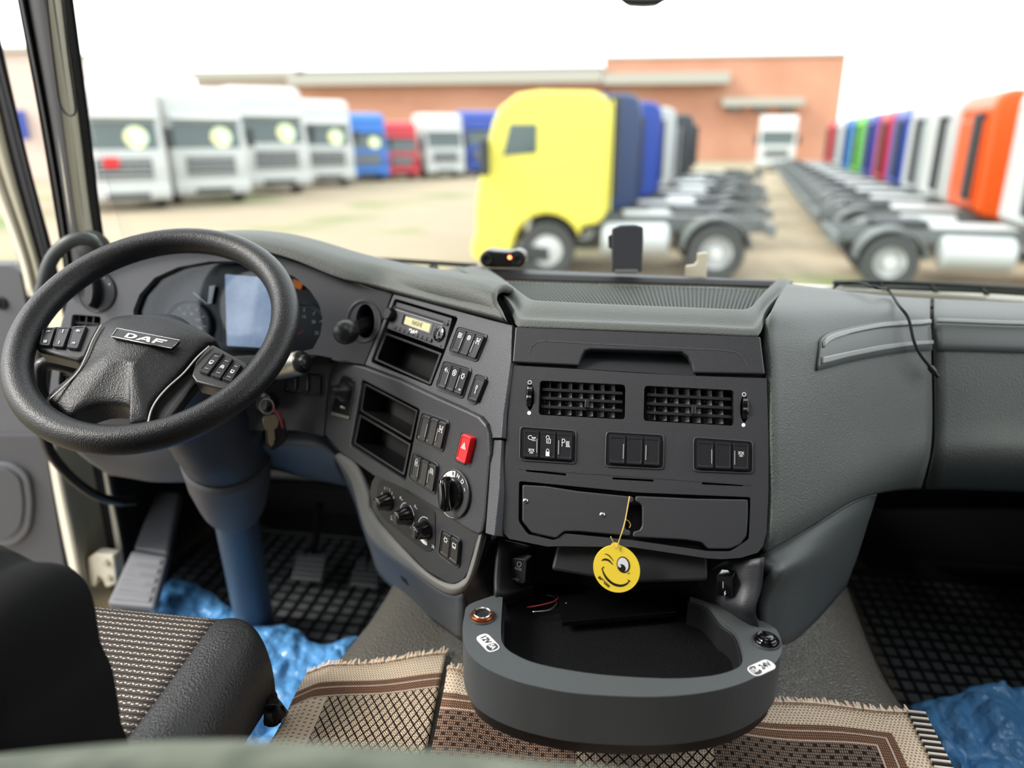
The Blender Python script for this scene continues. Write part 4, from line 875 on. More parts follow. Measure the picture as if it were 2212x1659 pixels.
tube('chrome_trim', [W.at(*z1(*p), -.004) for p in [(1352, 890), (1270, 965), (1185, 1065), (1085, 1155), (1015, 1235), (975, 1310), (955, 1392)]], .0014, 'silver', sw, 4, 8)
eq = [z1(*p) for p in [(757, 775), (1160, 852), (1108, 905), (718, 828)]]
em = slab('emblem_plate', rnd(eq, 2, 2), .0105, .006, 'emblem', .0012)
tube('emblem_rim', [W.at(*p,   .0108) for p in eq]+[W.at(*eq[0],   .0108)], .0009, 'chrome', em, 1, 6)
def letter(polys, off): return [[bil(eq, *p) for p in poly] for poly in polys]
WM = 'white_print'
ribbon('letter_D', W, [], .001, WM, em, .0112, letter([[(.20, .25), (.24, .25), (.23, .8), (.19, .8)], [(.20, .25), (.30, .25), (.36, .36), (.31, .38), (.29, .36), (.20, .36)], [(.36, .36), (.37, .52), (.34, .72), (.295, .66), (.315, .52), (.31, .38)], [(.34, .72), (.28, .80), (.19, .80), (.19, .68), (.27, .68), (.295, .66)]], 0))
ribbon('letter_A', W, [], .001, WM, em, .0112, letter([[(.50, .25), (.545, .25), (.43, .8), (.375, .8)], [(.50, .25), (.56, .25), (.61, .8), (.56, .8)], [(.45, .58), (.57, .58), (.57, .68), (.43, .68)]], 0))
ribbon('letter_F', W, [], .001, WM, em, .0112, letter([[(.655, .25), (.70, .25), (.685, .8), (.64, .8)], [(.655, .25), (.84, .25), (.835, .37), (.655, .37)], [(.66, .47), (.80, .47), (.795, .58), (.655, .58)]], 0))
# column, stalks, keys
sc = thing('steering_column', 'blue-grey steering column shroud and tube running down to the floor', 'steering column', PZ(555, 1360, 0))
A0, A1, A2, A3 = PY(400, 850, 1.16), PY(470, 940, 1.24), PY(488, 985, 1.27), PY(508, 1108, 1.36)
tube('upper_shroud', [WC-W.n*.03, A0, A1, A2], .08, 'column', sc, 4, 28, radii=[.05, .075, .088, .083])
tube('lower_shroud', [A2+(A1-A2)*.05, A2.lerp(A3, .35), A2.lerp(A3, .8), A3], .07, 'door_dark', sc, 4, 28, radii=[.087, .083, .068, .052])
tube('column_tube', [A3+(A2-A3)*.2, PY(528, 1220, 1.42), PZ(556, 1372, -.01)], .045, 'column_tube', sc, 5, 24, radii=[.047, .046, .046])
SCP = Plane(PY(455, 1040, 1.225), Vector((.97, .24, 0)), -12)
plate('latch_frame', SCP, rnd([(428, 1040), (448, 1038), (456, 1068), (440, 1074), (432, 1066)], 3), 'black', sc, .004, .02, bevel=.001)
plate('latch_tongue', SCP, rnd([(434, 1045), (445, 1044), (449, 1058), (438, 1060)], 2), 'silver', sc, .008, .01, bevel=.001)
for x, y in ((433, 1027), (500, 1028)):
    lathe('screw_well', SCP.at(x, y, .003), SCP.n, [(.008, -.012), (.008, .001), (.0055, .002), (.005, -.004), (.0001, -.004)], 'matt_black', sc, 18)
stalk = tube('control_stalk', [PY(560, 800, 1.20), PY(600, 796, 1.18), PY(640, 786, 1.16), PY(652, 783, 1.155)], .0205, 'silver', None, 3, 18, radii=[.016, .02, .0215, .021]); tag(stalk, 'silver-grey control stalk poking out behind the steering wheel', 'stalk')
lathe('end_cap', PY(651, 783, 1.155), (PY(672, 778, 1.146)-PY(651, 783, 1.155)), [(.0205, 0), (.0195, .004), (.0125, .008), (.0118, .015), (.009, .017), (.0001, .0175)], 'black', stalk, 24)
st2 = tube('indicator_stalk', [PY(290, 850, 1.10), PY(170, 800, 1.06), PY(98, 785, 1.04), PY(86, 815, 1.035), PY(92, 862, 1.035)], .011, 'black', None, 5, 14); tag(st2, 'black lever standing behind the door-side spoke', 'stalk')
KP = Plane(PY(588, 930, 1.17), Vector((.96, .28, 0)), 5)
ig = lathe('ignition_lock', PY(584, 868, 1.21), (-.2, -1, .2), [(.02, 0), (.019, .02), (.013, .026), (.0001, .026)], 'black', None, 24); tag(ig, 'round black ignition lock holding the key ring', 'ignition lock')
ky = thing('key_bunch', 'worn metal key and black fob hanging from the ignition', 'keys', KP.at(588, 935))
tube('key_ring', [KP.w(KP.uv(578, 876)[0]+.012*math.cos(t), KP.uv(578, 876)[1]+.014*math.sin(t), .006) for t in [2*math.pi*i/20 for i in range(20)]], .0012, 'steel', ky, 1, 8, True)
plate('key_head', KP, rnd([(568, 900), (596, 896), (603, 915), (596, 928), (576, 930), (567, 915)], 6), 'metal_key', ky, .008, .003, bevel=.0008)
plate('key_blade', KP, [(578, 928), (592, 927), (594, 950), (590, 954), (592, 958), (586, 966), (580, 958)], 'metal_key', ky, .008, .0025, bevel=.0004)
plate('fob', KP, rnd([(573, 925), (612, 905), (620, 950), (605, 966), (588, 976), (575, 960)], 8), 'black', ky, .004, .012, bevel=.003)
tube('strap', [KP.at(590, 882, .006), KP.at(605, 900, .008), KP.at(612, 925, .008)], .003, 'wire_red', ky, 4, 8)

# ------------------------------------------------------------------ footwell: pedals, footrest, mats
def pedal(quad, label, armto):
    t = thing('foot_pedal', label, 'pedal', sum(quad, Vector())/4)
    n = (quad[1]-quad[0]).cross(quad[3]-quad[0]).normalized()
    if n.dot(CAM-quad[0]) < 0: n = -n
    plate3('pad', [quad], n, .012, 'rubber', t, .004)
    for i in range(5):
        v = .12+i*.19; a, b = quad[0].lerp(quad[3], v), quad[1].lerp(quad[2], v); e = (quad[3]-quad[0])*.04
        plate3('tread', [[a+n*.003, b+n*.003, b+e+n*.003, a+e+n*.003]], n, .003, 'rubber_rib', t)
    c = sum(quad, Vector())/4; tube('arm', [c-n*.01, c.lerp(armto, .5)-n*.02, armto], .01, 'black', t, 4, 10)
pedal([PY(642, 1195, 1.72), PY(705, 1198, 1.72), PY(695, 1254, 1.64), PY(628, 1248, 1.64)], 'dark brake pedal in shadow beside the column tube', PY(690, 1090, 1.9))
pedal([PY(772, 1205, 1.74), PY(826, 1208, 1.74), PY(815, 1266, 1.64), PY(755, 1260, 1.64)], 'dark accelerator pedal with a lit lower edge beside the tunnel', PY(800, 1100, 1.9))
ft = thing('footrest', 'ribbed grey foot support rising beside the driver door sill', 'footrest', PY(300, 1300, 1.4))
fq = [PY(284, 1188, 1.5), PY(362, 1201, 1.5), PY(333, 1312, 1.36), PY(230, 1303, 1.36)]
fn = (fq[1]-fq[0]).cross(fq[3]-fq[0]).normalized(); fn = fn if fn.dot(CAM-fq[0]) > 0 else -fn
plate3('tread_plate', [fq], fn, .03, 'footrest', ft, .008)
for i in range(5):
    v = .10+i*.18; a, b = fq[0].lerp(fq[3], v), fq[1].lerp(fq[2], v); e = (fq[3]-fq[0])*.11; s = (b-a)*.1
    plate3('tread_rib', [[a+s+fn*.004, b-s+fn*.004, b-s+e+fn*.004, a+s+e+fn*.004]], fn, .005, 'footrest', ft, .003)
uq = [PY(336, 1057, 1.72), PY(390, 1062, 1.72), PY(364, 1199, 1.51), PY(286, 1186, 1.51)]
plate3('support_arm', [uq], fn, .03, 'door_dark', ft, .01)
def rubber_mat(name, label, x0, x1, y0, y1, nx, ny, z=.004):
    t = thing(name, label, 'floor mat', ((x0+x1)/2, (y0+y1)/2, z), 'rubber floor mats')
    box('mat_base', ((x0+x1)/2, (y0+y1)/2, z), (x1-x0, y1-y0, .008), 'rubber', t, None, .003)
    bm = bmesh.new()
    def bar(ax, ay, bx, by, w=.0026, h=.006):
        d = Vector((bx-ax, by-ay, 0)).normalized(); s = Vector((-d.y, d.x, 0))*w; zz = z+.004
        lo = [bm.verts.new(Vector((p[0], p[1], zz))+q) for p, q in (((ax, ay), -s), ((bx, by), -s), ((bx, by), s), ((ax, ay), s))]
        hi = [bm.verts.new(v.co+Vector((0, 0, h))) for v in lo]
        bm.faces.new(hi)
        for i in range(4): bm.faces.new((lo[i], lo[(i+1) % 4], hi[(i+1) % 4], hi[i]))
    m = .03
    for i in range(nx+1): X = x0+m+(x1-x0-2*m)*i/nx; bar(X, y0+m, X, y1-m)
    for j in range(ny+1): Y = y0+m+(y1-y0-2*m)*j/ny; bar(x0+m, Y, x1-m, Y)
    o = from_bm('rib_grid', bm, 'rubber_rib', t); o['kind'] = 'stuff'
    for (cx, cy, sx, sy) in (((x0+x1)/2, y0+.01, x1-x0, .02), ((x0+x1)/2, y1-.01, x1-x0, .02), (x0+.01, (y0+y1)/2, .02, y1-y0), (x1-.01, (y0+y1)/2, .02, y1-y0)):
        box('raised_edge', (cx, cy, z+.006), (sx, sy, .014), 'rubber_rib', t, None, .004)
rubber_mat('rubber_mat', 'dark gridded rubber mat in the driver footwell by the pedals', -1.28, -.56, .95, 1.95, 16, 26)
rubber_mat('rubber_mat', 'dark gridded rubber mat in the passenger footwell', .60, 1.22, .90, 2.0, 18, 26)

# ------------------------------------------------------------------ woven materials
class X:
    def __init__(s, nt, v): s.nt, s.v = nt, v
    def op(s, k, b=None):
        n = s.nt.nodes.new('ShaderNodeMath'); n.operation = k
        for i, q in enumerate((s, b)):
            if q is None: continue
            if isinstance(q, X): s.nt.links.new(q.v, n.inputs[i])
            else: n.inputs[i].default_value = q
        return X(s.nt, n.outputs[0])
    def __add__(s, b): return s.op('ADD', b)
    def __sub__(s, b): return s.op('SUBTRACT', b)
    def __mul__(s, b): return s.op('MULTIPLY', b)
    def __truediv__(s, b): return s.op('DIVIDE', b)
    def fr(s): return s.op('FRACT')
    def fl(s): return s.op('FLOOR')
    def lt(s, b): return s.op('LESS_THAN', b)
    def gt(s, b): return s.op('GREATER_THAN', b)
    def ab(s): return s.op('ABSOLUTE')
    def sin(s): return s.op('SINE')
def mixc(nt, f, a, b):
    m = nt.nodes.new('ShaderNodeMix'); m.data_type = 'RGBA'
    nt.links.new(f.v, m.inputs[0])
    for i, q in ((6, a), (7, b)):
        if isinstance(q, X): nt.links.new(q.v, m.inputs[i])
        else: m.inputs[i].default_value = rgb(q)
    return X(nt, m.outputs[2])
def uvmat(name, rough):
    m = bpy.data.materials.new(name); m.use_nodes = True; nt = m.node_tree; MATS[name] = m
    tc = nt.nodes.new('ShaderNodeTexCoord'); sp = nt.nodes.new('ShaderNodeSeparateXYZ'); nt.links.new(tc.outputs['UV'], sp.inputs[0])
    b = nt.nodes['Principled BSDF']; b.inputs['Roughness'].default_value = rough; b.inputs['Specular IOR Level'].default_value = .2
    return m, nt, b, X(nt, sp.outputs[0]), X(nt, sp.outputs[1])
def finish(nt, b, col, hgt, dist):
    nt.links.new(col.v, b.inputs['Base Color'])
    bn = nt.nodes.new('ShaderNodeBump'); bn.inputs['Strength'].default_value = .9; bn.inputs['Distance'].default_value = dist
    nt.links.new(hgt.v, bn.inputs['Height']); nt.links.new(bn.outputs[0], b.inputs['Normal'])
def seat_fabric():
    m, nt, b, u, v = uvmat('seat_fabric', .9)
    row = (v/.0105); rf = row.fr(); off = (row.fl()*.5).fr()
    wob = ((u/.012+off)*6.283).sin()*.09
    d = (rf+wob-.4).ab().lt(.105); dash = (u/.0062+off).fr().lt(.68)
    c = mixc(nt, d*dash, (74, 68, 64), (196, 188, 176))
    c = mixc(nt, (rf-.88).ab().lt(.08), c, (40, 37, 35))
    finish(nt, b, c, d*dash+((rf*6.283).sin()*.4), .0012)
seat_fabric()
def rug_mat(name, blocks, right_edge=None, left_edge=None):
    """u = metres across, v = metres from the far fringe; blocks: (until u, kind)"""
    m, nt, b, u, v = uvmat(name, .95)
    s = .0046
    kn = ((u/s*6.283).sin()*(v/s*6.283).sin())                       # knots of the weave
    kk_ = (u/(s*.5)).fl()+(v/(s*.5)).fl()
    # beige basket weave with dark flecks
    fle = ((u/.0125).fr().lt(.42))*(((v/.0075)+(u/.0125).fl()*.5).fr().lt(.3))
    beige = mixc(nt, fle, (230, 210, 186), (120, 98, 78))
    # beige and black diamonds
    di = ((u+v*.8)/.016).fr().lt(.2).op('MAXIMUM', ((u-v*.8)/.016).fr().lt(.2))
    spk = ((u/.004).fr()-.5).ab().lt(.26)*(((v/.005).fr()-.5).ab().lt(.3))
    dia = mixc(nt, di, mixc(nt, spk, (176, 152, 126), (234, 220, 198)), (24, 21, 22)); 
    # brown weave with dark flecks
    cell = ((u/.0092).fl()+(v/.0098).fl()).op('MODULO', 2.0)
    strand = (u/.0031).fr().lt(.72)*((v/.0049).fr().lt(.8))
    br = mixc(nt, strand, (40, 31, 27), (158, 128, 110)); br2 = mixc(nt, strand, (20, 17, 16), (72, 54, 46))
    dk = (u/.0092).fr().lt(.6)*((v/.0098).fr().lt(.55))*cell.gt(.5)
    brown = mixc(nt, dk, br, br2)
    gb_ = mixc(nt, strand, (34, 30, 27), (142, 122, 106)); grey = mixc(nt, dk, gb_, (40, 33, 29))
    pal = {'beige': beige, 'diamond': dia, 'brown': brown, 'grey': grey}
    col = pal[blocks[-1][1]]
    for lim, kd in reversed(blocks[:-1]): col = mixc(nt, u.lt(lim), col, pal[kd])
    # borders: distance to the nearest finished edge
    dist = v
    if right_edge: dist = dist.op('MINIMUM', (u*-1.0)+right_edge)
    pl = mixc(nt, (v/.0055).fr().lt(.5)*((u/.0055+(v/.0055).fl()*.5).fr().lt(.5)), (228, 210, 186), (158, 132, 108))
    bb = mixc(nt, strand, (62, 44, 34), (148, 112, 90))
    line = ((dist-.0545).ab().lt(.0012)).op('MAXIMUM', (dist-.073).ab().lt(.0012))*((u+v)/.003).fr().lt(.75)
    bord = mixc(nt, dist.lt(.042), bb, pl); bord = mixc(nt, line, bord, (225, 212, 196))
    col = mixc(nt, dist.lt(.075), col, bord)
    finish(nt, b, col, kn*.5+strand*.4, .0016)
XB = PZ(1250, 1610, .355).x; XD = PZ(1540, 1610, .355).x
rug_mat('rug_a', [(.075, 'beige'), (9, 'diamond')])
R2X0 = -.245
rug_mat('rug_b', [(XB-R2X0, 'brown'), (XD-R2X0, 'diamond'), (9, 'grey')], right_edge=.705)
def sheet(name, grid, uvs, mat, parent, thick):
    R, Cn = len(grid), len(grid[0]); v = [p for r in grid for p in r]; uv = [p for r in uvs for p in r]
    org = sum(v, Vector())/len(v); me = bpy.data.meshes.new(name); f = [tuple(reversed(q)) for q in grid_faces(R, Cn)]
    me.from_pydata([p-org for p in v], [], f); lay = me.uv_layers.new(name='UVMap')
    for lp in me.loops: lay.data[lp.index].uv = uv[lp.vertex_index]
    me.update()
    if me.polygons[0].normal.z < 0: me.flip_normals()
    me.shade_smooth(); return mods(add(name, me, mat, parent, org), solid=thick)
def fringe(name, pts, outdir, mat, parent, length=.012, step=.0022):
    bm = bmesh.new(); path = pts
    for a, b in zip(path, path[1:]):
        n = max(1, int((b-a).length/step))
        for i in range(n):
            p = a.lerp(b, (i+random.random()*.5)/n); e = p+outdir*(length*random.uniform(.6, 1.2))+Vector((random.uniform(-.004, .004), 0, random.uniform(-.004, .004)))
            w = (b-a).normalized()*.0016; up = Vector((0, 0, .003))
            bm.faces.new([bm.verts.new(q) for q in (p-w+up, p+w+up, e+w*.6, e-w*.6)]); bm.faces.new([bm.verts.new(q) for q in (p-w-up*.3, p+w-up*.3, e+w*.6, e-w*.6)])
    o = from_bm(name, bm, mat, parent, fix=False); o['kind'] = 'stuff'
M('tan_yarn', (228, 206, 182), .95); M('dark_yarn', (30, 27, 27), .95); M('pale_yarn', (205, 196, 184), .95)
def tunz(x, y):
    a = abs(x); k = max(0, 1.0-y); e = .46 if x < 0 else .48
    return .352 if a < e else .352-(a-e)*.35
def build_rug(name, label, mat, c_tl, c_tr, c_br, c_bl, curl=None, wid=.3):
    t = thing(name, label, 'rug', (sum((c_tl, c_tr, c_br, c_bl), Vector())/4), 'woven rugs on the engine tunnel')
    n, m_ = 36, 44; g, uvs = [], []
    for i in range(m_+1):
        r, ur = [], []; v_ = i/m_
        for j in range(n+1):
            u_ = j/n; p = (c_tl*(1-u_)+c_tr*u_)*(1-v_)+(c_bl*(1-u_)+c_br*u_)*v_
            z = tunz(p.x, p.y)+.011+.0025*math.sin(p.x*31+p.y*17)+.0018*math.sin(p.y*43)
            if curl:
                d = ((p-curl[0]).to_2d()).length
                if d < curl[1]: z += curl[2]*(1-d/curl[1])**2
            r.append(Vector((p.x, p.y, z))); ur.append((u_*wid, v_*(c_tl-c_bl).length))
        g.append(r); uvs.append(ur)
    sheet('weave', g, uvs, mat, t, .006); fringe('fringe', g[0], Vector((0, 1, .12)), 'tan_yarn', t); return t, g
def R_(x, y): p = PZ(x, y, .357); return Vector((p.x, p.y, 0))
build_rug('woven_rug', 'beige woven rug with brown border beside the driver seat', 'rug_a', R_(660, 1452), R_(964, 1420), Vector((-.20, .25, 0)), Vector((-.46, .25, 0)), wid=.29)
t2, g2 = build_rug('woven_rug', 'brown checked woven rug with striped edge under the console tray', 'rug_b', R_(967, 1468), Vector((.462, 1.0, 0)), Vector((.46, .25, 0)), Vector((-.199, .25, 0)), curl=(Vector((-.25, .97, 0)), .06, .02), wid=.705)
for i in range(40):
    f_ = i/40*14; k_ = int(f_); a = g2[k_][-1].lerp(g2[k_+1][-1], f_-k_)
    box('edge_stitch', a+Vector((.006, 0, .003)), (.026, .0042, .005), 'dark_yarn' if i % 2 else 'pale_yarn', t2, None, .001)

# ------------------------------------------------------------------ driver seat
ds = thing('driver_seat', 'driver seat with flecked grey fabric centre and black bolsters', 'seat', (-.75, .6, 0))
def seatpatch(name, xs, zs_off, mat, uv=True):
    Ys = [.30, .45, .60, .72, .80, .85, .885, .90, .897, .885]
    Zs = [.47, .468, .47, .478, .487, .493, .49, .465, .42, .36]
    g, uvs = [], []; L_ = 0; pv = None
    for Y, Z in zip(Ys, Zs):
        if pv: L_ += math.hypot(Y-pv[0], Z-pv[1])
        pv = (Y, Z); r = []; ur = []
        for x, dz, dy in zip(xs, zs_off[0], zs_off[1]):
            r.append(Vector((x, Y+dy*(1 if Y > .7 else 0), max(Z+dz, .375)))); ur.append((x, L_))
        g.append(r); uvs.append(ur)
    rr = [cat(r, 4) for r in g]; cols = [cat([r[j] for r in rr], 4) for j in range(len(rr[0]))]
    ur2 = [cat([Vector((a, b, 0)) for a, b in r], 4) for r in uvs]; uc = [cat([r[j] for r in ur2], 4) for j in range(len(ur2[0]))]
    G = [[cols[j][i] for j in range(len(cols))] for i in range(len(cols[0]))]; UV = [[(uc[j][i].x, uc[j][i].y) for j in range(len(cols))] for i in range(len(cols[0]))]
    return sheet(name, G, UV, mat, ds, .02)
seatpatch('fabric_centre', [-.895, -.8, -.7, -.597], ([.004, 0, 0, .004], [0, .004, .004, 0]), 'seat_fabric')
seatpatch('side_bolster', [-.597, -.57, -.54, -.512, -.498, -.51], ([.004, .012, .012, -.004, -.045, -.12], [0, -.004, -.015, -.035, -.05, -.055]), 'leatherette')
seatpatch('side_bolster', [-.983, -.995, -.98, -.95, -.92, -.895], ([-.12, -.045, -.004, .012, .012, .004], [-.055, -.05, -.035, -.015, -.004, 0]), 'leatherette')
box('seat_pan', (-.81, .56, .30), (.36, .58, .16), 'seat_black', ds, None, .03); box('pedestal', (-.94, .55, .12), (.12, .42, .22), 'seat_black', ds, None, .02)
bo = [(-140, 1232), (-20, 1236), (38, 1240), (84, 1258), (118, 1294), (136, 1344), (146, 1400), (156, 1450), (182, 1505), (196, 1570), (208, 1650), (216, 1770), (-140, 1770)]
BP = Plane(PY(100, 1450, .56), Vector((1, 0, 0)), 5)
dome('backrest_edge', bo, BP, 0, .10, 'seat_black', ds, .02, prof=[(.12, -.05), (.03, -.03), (0, 0), (.03, .3), (.12, .7), (.3, .95), (.6, 1), (.9, 1)])
fc = patch('bunk_edge', [[PY(x, y+8, .40) for x, y in ((-250, 1665), (100, 1628), (430, 1610), (760, 1618), (1100, 1645), (1500, 1690))], [PY(x, y-2, .33) for x, y in ((-250, 1660), (100, 1622), (430, 1602), (760, 1612), (1100, 1640), (1500, 1685))], [PY(x, y, .28) for x, y in ((-250, 1700), (100, 1690), (430, 1690), (760, 1690), (1100, 1700), (1500, 1720))], [PY(x, y, .27) for x, y in ((-250, 1900), (100, 1900), (430, 1900), (760, 1900), (1100, 1900), (1500, 1900))]], 'cushion', None, 5, 5, .02)
tag(fc, 'grey-green padded edge out of focus along the bottom of the view', 'cushion')

# ------------------------------------------------------------------ plastic bags
def bag(name, label, far, near, seed, amp, nz=26, lift=.02):
    F_ = cat([Vector(p) for p in far], 10); N_ = cat([Vector(p) for p in near], 10); n = len(F_); V = []
    for i in range(nz*2+1):
        t = i/(nz*2)
        for j in range(n):
            p = F_[j].lerp(N_[j], t); q = Vector((p.x*11+seed, p.y*6, seed)); q2 = Vector((p.x*26, p.y*14+seed, 2.0))
            va = noise.voronoi(Vector((p.x*13+seed, p.y*9, seed)))[0]; vb = noise.voronoi(Vector((p.x*34, p.y*22+seed, 2.0)))[0]; c_ = noise.noise(Vector((p.x*5, p.y*4, seed)))
            e = min(1, min(j, n-1-j)/6+.25)*min(1, t*6+.35)
            w = Vector((noise.noise(q2+Vector((5, 0, 0))), noise.noise(q2+Vector((0, 7, 0))), 0))*.012
            V.append(p+w+Vector((0, 0, lift+e*amp*((va[1]-va[0])*.55+(vb[1]-vb[0])*.28+c_*.55+.25))))
    o = mk(name, V, grid_faces(nz*2+1, n), 'bag', None, smooth=True, solid=.0015, fix=False); tag(o, label, 'plastic bag', 'crumpled blue plastic bags')
    return o
bag('plastic_bag', 'crumpled blue plastic sheet on the floor behind the driver seat cushion', [PZ(x, y, z) for x, y, z in ((340, 1312, .02), (382, 1266, .03), (440, 1288, .03), (492, 1328, .03), (560, 1368, .03), (625, 1374, .03), (690, 1410, .02), (735, 1402, .03), (772, 1394, .04))], [PZ(x, y, .01) for x, y in ((300, 1420), (340, 1480), (400, 1560), (470, 1640), (520, 1680), (560, 1690), (600, 1690), (650, 1640), (720, 1520))], 3.1, .05)
bag('plastic_bag', 'crumpled shiny blue plastic bag in the passenger footwell', [PZ(x, y, z) for x, y, z in ((1958, 1548, .03), (2000, 1535, .05), (2060, 1528, .06), (2130, 1505, .07), (2200, 1512, .06), (2300, 1530, .04))], [PZ(x, y, .02) for x, y in ((2010, 1650), (2060, 1720), (2110, 1780), (2180, 1800), (2260, 1800), (2400, 1800))], 8.4, .09)
# ------------------------------------------------------------------ A-pillar, open door, windscreen
ap = bpy.data.objects.new('wall_pillar', None); COL.objects.link(ap); ap.location = PY(180, 640, 1.48); WL[ap.name] = Vector(ap.location); tag(ap, 'beige windscreen pillar with dark door seal on the driver side', 'pillar', kind='structure')
ys = (-90, 0, 250, 443, 570, 680)
e_l = (22, 38, 88, 122, 139, 152); e_s = (40, 55, 102, 134, 152, 165); e_m = (84, 99, 134, 160, 178, 190); e_r = (122, 135, 170, 194, 214, 228)
def strip(name, xa, xb, ya, yb, mat, par, n=3, bulge=.01, thick=.02):
    rows = []
    for k, y in enumerate(ys):
        lean = 1.40+.1*(y+90)/770
        rows.append([PY(xa[k], y, lean+ya), PY((xa[k]+xb[k])/2, y, lean+(ya+yb)/2-bulge), PY(xb[k], y, lean+yb)])
    return patch(name, rows, mat, par, 4, 4, thick)
strip('door_seal', e_l, e_s, .0, -.01, 'seal', ap)
strip('pillar_side', e_s, e_m, .0, -.03, 'pillar_dark', ap)
pt = strip('pillar_trim', e_m, e_r, -.03, .03, 'pillar', ap)
strip('screen_seal', e_r, tuple(x+5 for x in e_r), .03, .05, 'seal', ap)
cord = tube('hanging_cord', [PY(x, y, 1.355+.1*(y+90)/770) for x, y in ((98, -40), (101, 0), (112, 100), (125, 200), (132, 230), (143, 246), (156, 249), (163, 240), (161, 215), (149, 130), (134, 0), (130, -40))], .0022, 'seal', None, 5, 8); tag(cord, 'thin black cord loop hanging against the beige pillar', 'cord')
gh = tube('grab_bar', [PY(207, 532, 1.40), PY(192, 517, 1.37), PY(155, 520, 1.35), PY(122, 545, 1.34), (PY(102, 582, 1.33)), PY(90, 640, 1.32), PY(84, 720, 1.32), PY(90, 800, 1.34)], .0135, 'handle', None, 5, 16); tag(gh, 'grey curved grab handle on the pillar above the dashboard', 'grab handle')
lathe('flange', PY(204, 532, 1.425), PY(192, 517, 1.37)-PY(204, 532, 1.425), [(.03, -.012), (.03, .002), (.024, .008), (.014, .010), (.0001, .010)], 'pillar_dark', gh, 24, sy=1.2)
g2_ = tube('grab_rail', [PY(92, 930, 1.27), PY(108, 975, 1.27), PY(135, 1012, 1.28), PY(170, 1045, 1.3), PY(212, 1072, 1.33), PY(255, 1083, 1.37), PY(292, 1082, 1.42)], .0105, 'black', None, 5, 14); tag(g2_, 'black lower grab rail curving past the door sill', 'grab handle')
sl = bpy.data.objects.new('wall_sill', None); COL.objects.link(sl); sl.location = PY(210, 1300, 1.5); WL[sl.name] = Vector(sl.location); tag(sl, 'cream painted door aperture with a hinge below the dashboard', 'door frame', kind='structure')
def lstrip(name, xa, xb, ya, yb, mat, par, yy, b=.01):
    return patch(name, [[PY(a, y, ya), PY((a+c)/2, y, (ya+yb)/2-b), PY(c, y, yb)] for a, c, y in zip(xa, xb, yy)], mat, par, 4, 3, .01)
yy = (900, 1010, 1180, 1320)
lstrip('sill_edge', (92, 108, 140, 172), (112, 130, 165, 190), 1.46, 1.45, 'cream', sl, yy)
lstrip('aperture_panel', (112, 130, 165, 190), (205, 214, 238, 250), 1.45, 1.56, 'pillar', sl, yy, -.01)
lstrip('aperture_edge', (205, 214, 238, 250), (218, 228, 262, 276), 1.56, 1.54, 'cream', sl, yy)
lstrip('aperture_seal', (218, 228, 262, 276), (232, 244, 272, 286), 1.54, 1.57, 'seal', sl, yy)
HP = Plane(PY(215, 1230, 1.47), XH, 0)
plate('hinge_plate', HP, rnd([(203, 1195), (245, 1200), (252, 1262), (228, 1270), (220, 1250), (205, 1240)], 5), 'cream', sl, 0, .03, bevel=.004)
plate('hinge_arm', HP, rnd([(190, 1205), (208, 1195), (212, 1235), (206, 1268), (192, 1262)], 5), 'beige', sl, -.006, .03, bevel=.004)
for x, y in ((230, 1215), (236, 1248)): lathe('hinge_bolt', HP.at(x, y), HP.n, [(.009, 0), (.009, .006), (.0001, .007)], 'pillar', sl, 8, smooth=False)
# open door
door = bpy.data.objects.new('door_1', None); COL.objects.link(door); door.location = PY(40, 1300, 1.52); WL[door.name] = Vector(door.location); tag(door, 'open grey driver door with oval speaker and cream window frame', 'door', kind='structure')
DP = Plane(PY(40, 900, 1.55), Vector((1, .1, 0)), 0)
plate('door_panel', DP, rnd([(-700, 560), (20, 572), (45, 590), (58, 660), (78, 800), (104, 960), (128, 1120), (150, 1260), (170, 1400), (-700, 1450)], 8), 'door_grey', door, 0, .06, bevel=.008)
plate('panel_crease', DP, rnd([(-700, 930), (96, 940), (140, 1230), (168, 1390), (-700, 1440)], 6), 'door_dark', door, .008, .012, bevel=.004)
plate('speaker_rim', DP, rnd([(-300, 1000), (20, 1000), (60, 1025), (70, 1090), (62, 1150), (30, 1180), (-300, 1190)], 30, 6), 'door_grey', door, .02, .014, bevel=.004)
plate('speaker_grille', DP, rnd([(-300, 1012), (12, 1012), (42, 1032), (51, 1090), (44, 1140), (18, 1164), (-300, 1172)], 26, 6), 'door_dark', door, .026, .008, bevel=.002)
plate('panel_seal', DP, rnd([(48, 590), (62, 590), (96, 800), (124, 960), (172, 1260), (196, 1420), (170, 1420), (150, 1260), (104, 960), (78, 800), (58, 660)], 2), 'seal', door, -.004, .04, bevel=.003)
plate('reflector', DP, [(36, 1222), (58, 1218), (62, 1228), (40, 1230)], 'red_button', door, .012, .004, bevel=.001)
lathe('lock_knob', DP.at(4, 655), DP.n, [(.016, 0), (.016, .004), (.012, .006), (.008, -.004), (.0001, -.004)], 'matt_black', door, 20)
def dstrip(name, xa, xb, yy_, mat, off):
    rows = [[DP.at(a, y, off), DP.at((a+c)/2, y, off+.01), DP.at(c, y, off)] for a, c, y in zip(xa, xb, yy_)]
    return patch(name, rows, mat, door, 3, 4, .03)
yd = (-80, 150, 350, 545, 640)
dstrip('frame_seal', (-75, -22, 25, 80, 104), (-50, 5, 55, 104, 126), yd, 'pillar_dark', -.01)
dstrip('frame_trim', (-120, -66, -8, 58, 82), (-75, -22, 25, 80, 104), yd, 'pillar', .0)
dstrip('frame_outer', (-150, -95, -40, 36, 60), (-120, -66, -8, 58, 82), yd, 'cream', .004)
plate('pane', DP, [(-700, -300), (-190, -300), (-70, 150), (36, 570), (-700, 560)], 'glass', door, -.02, .004, bevel=0)
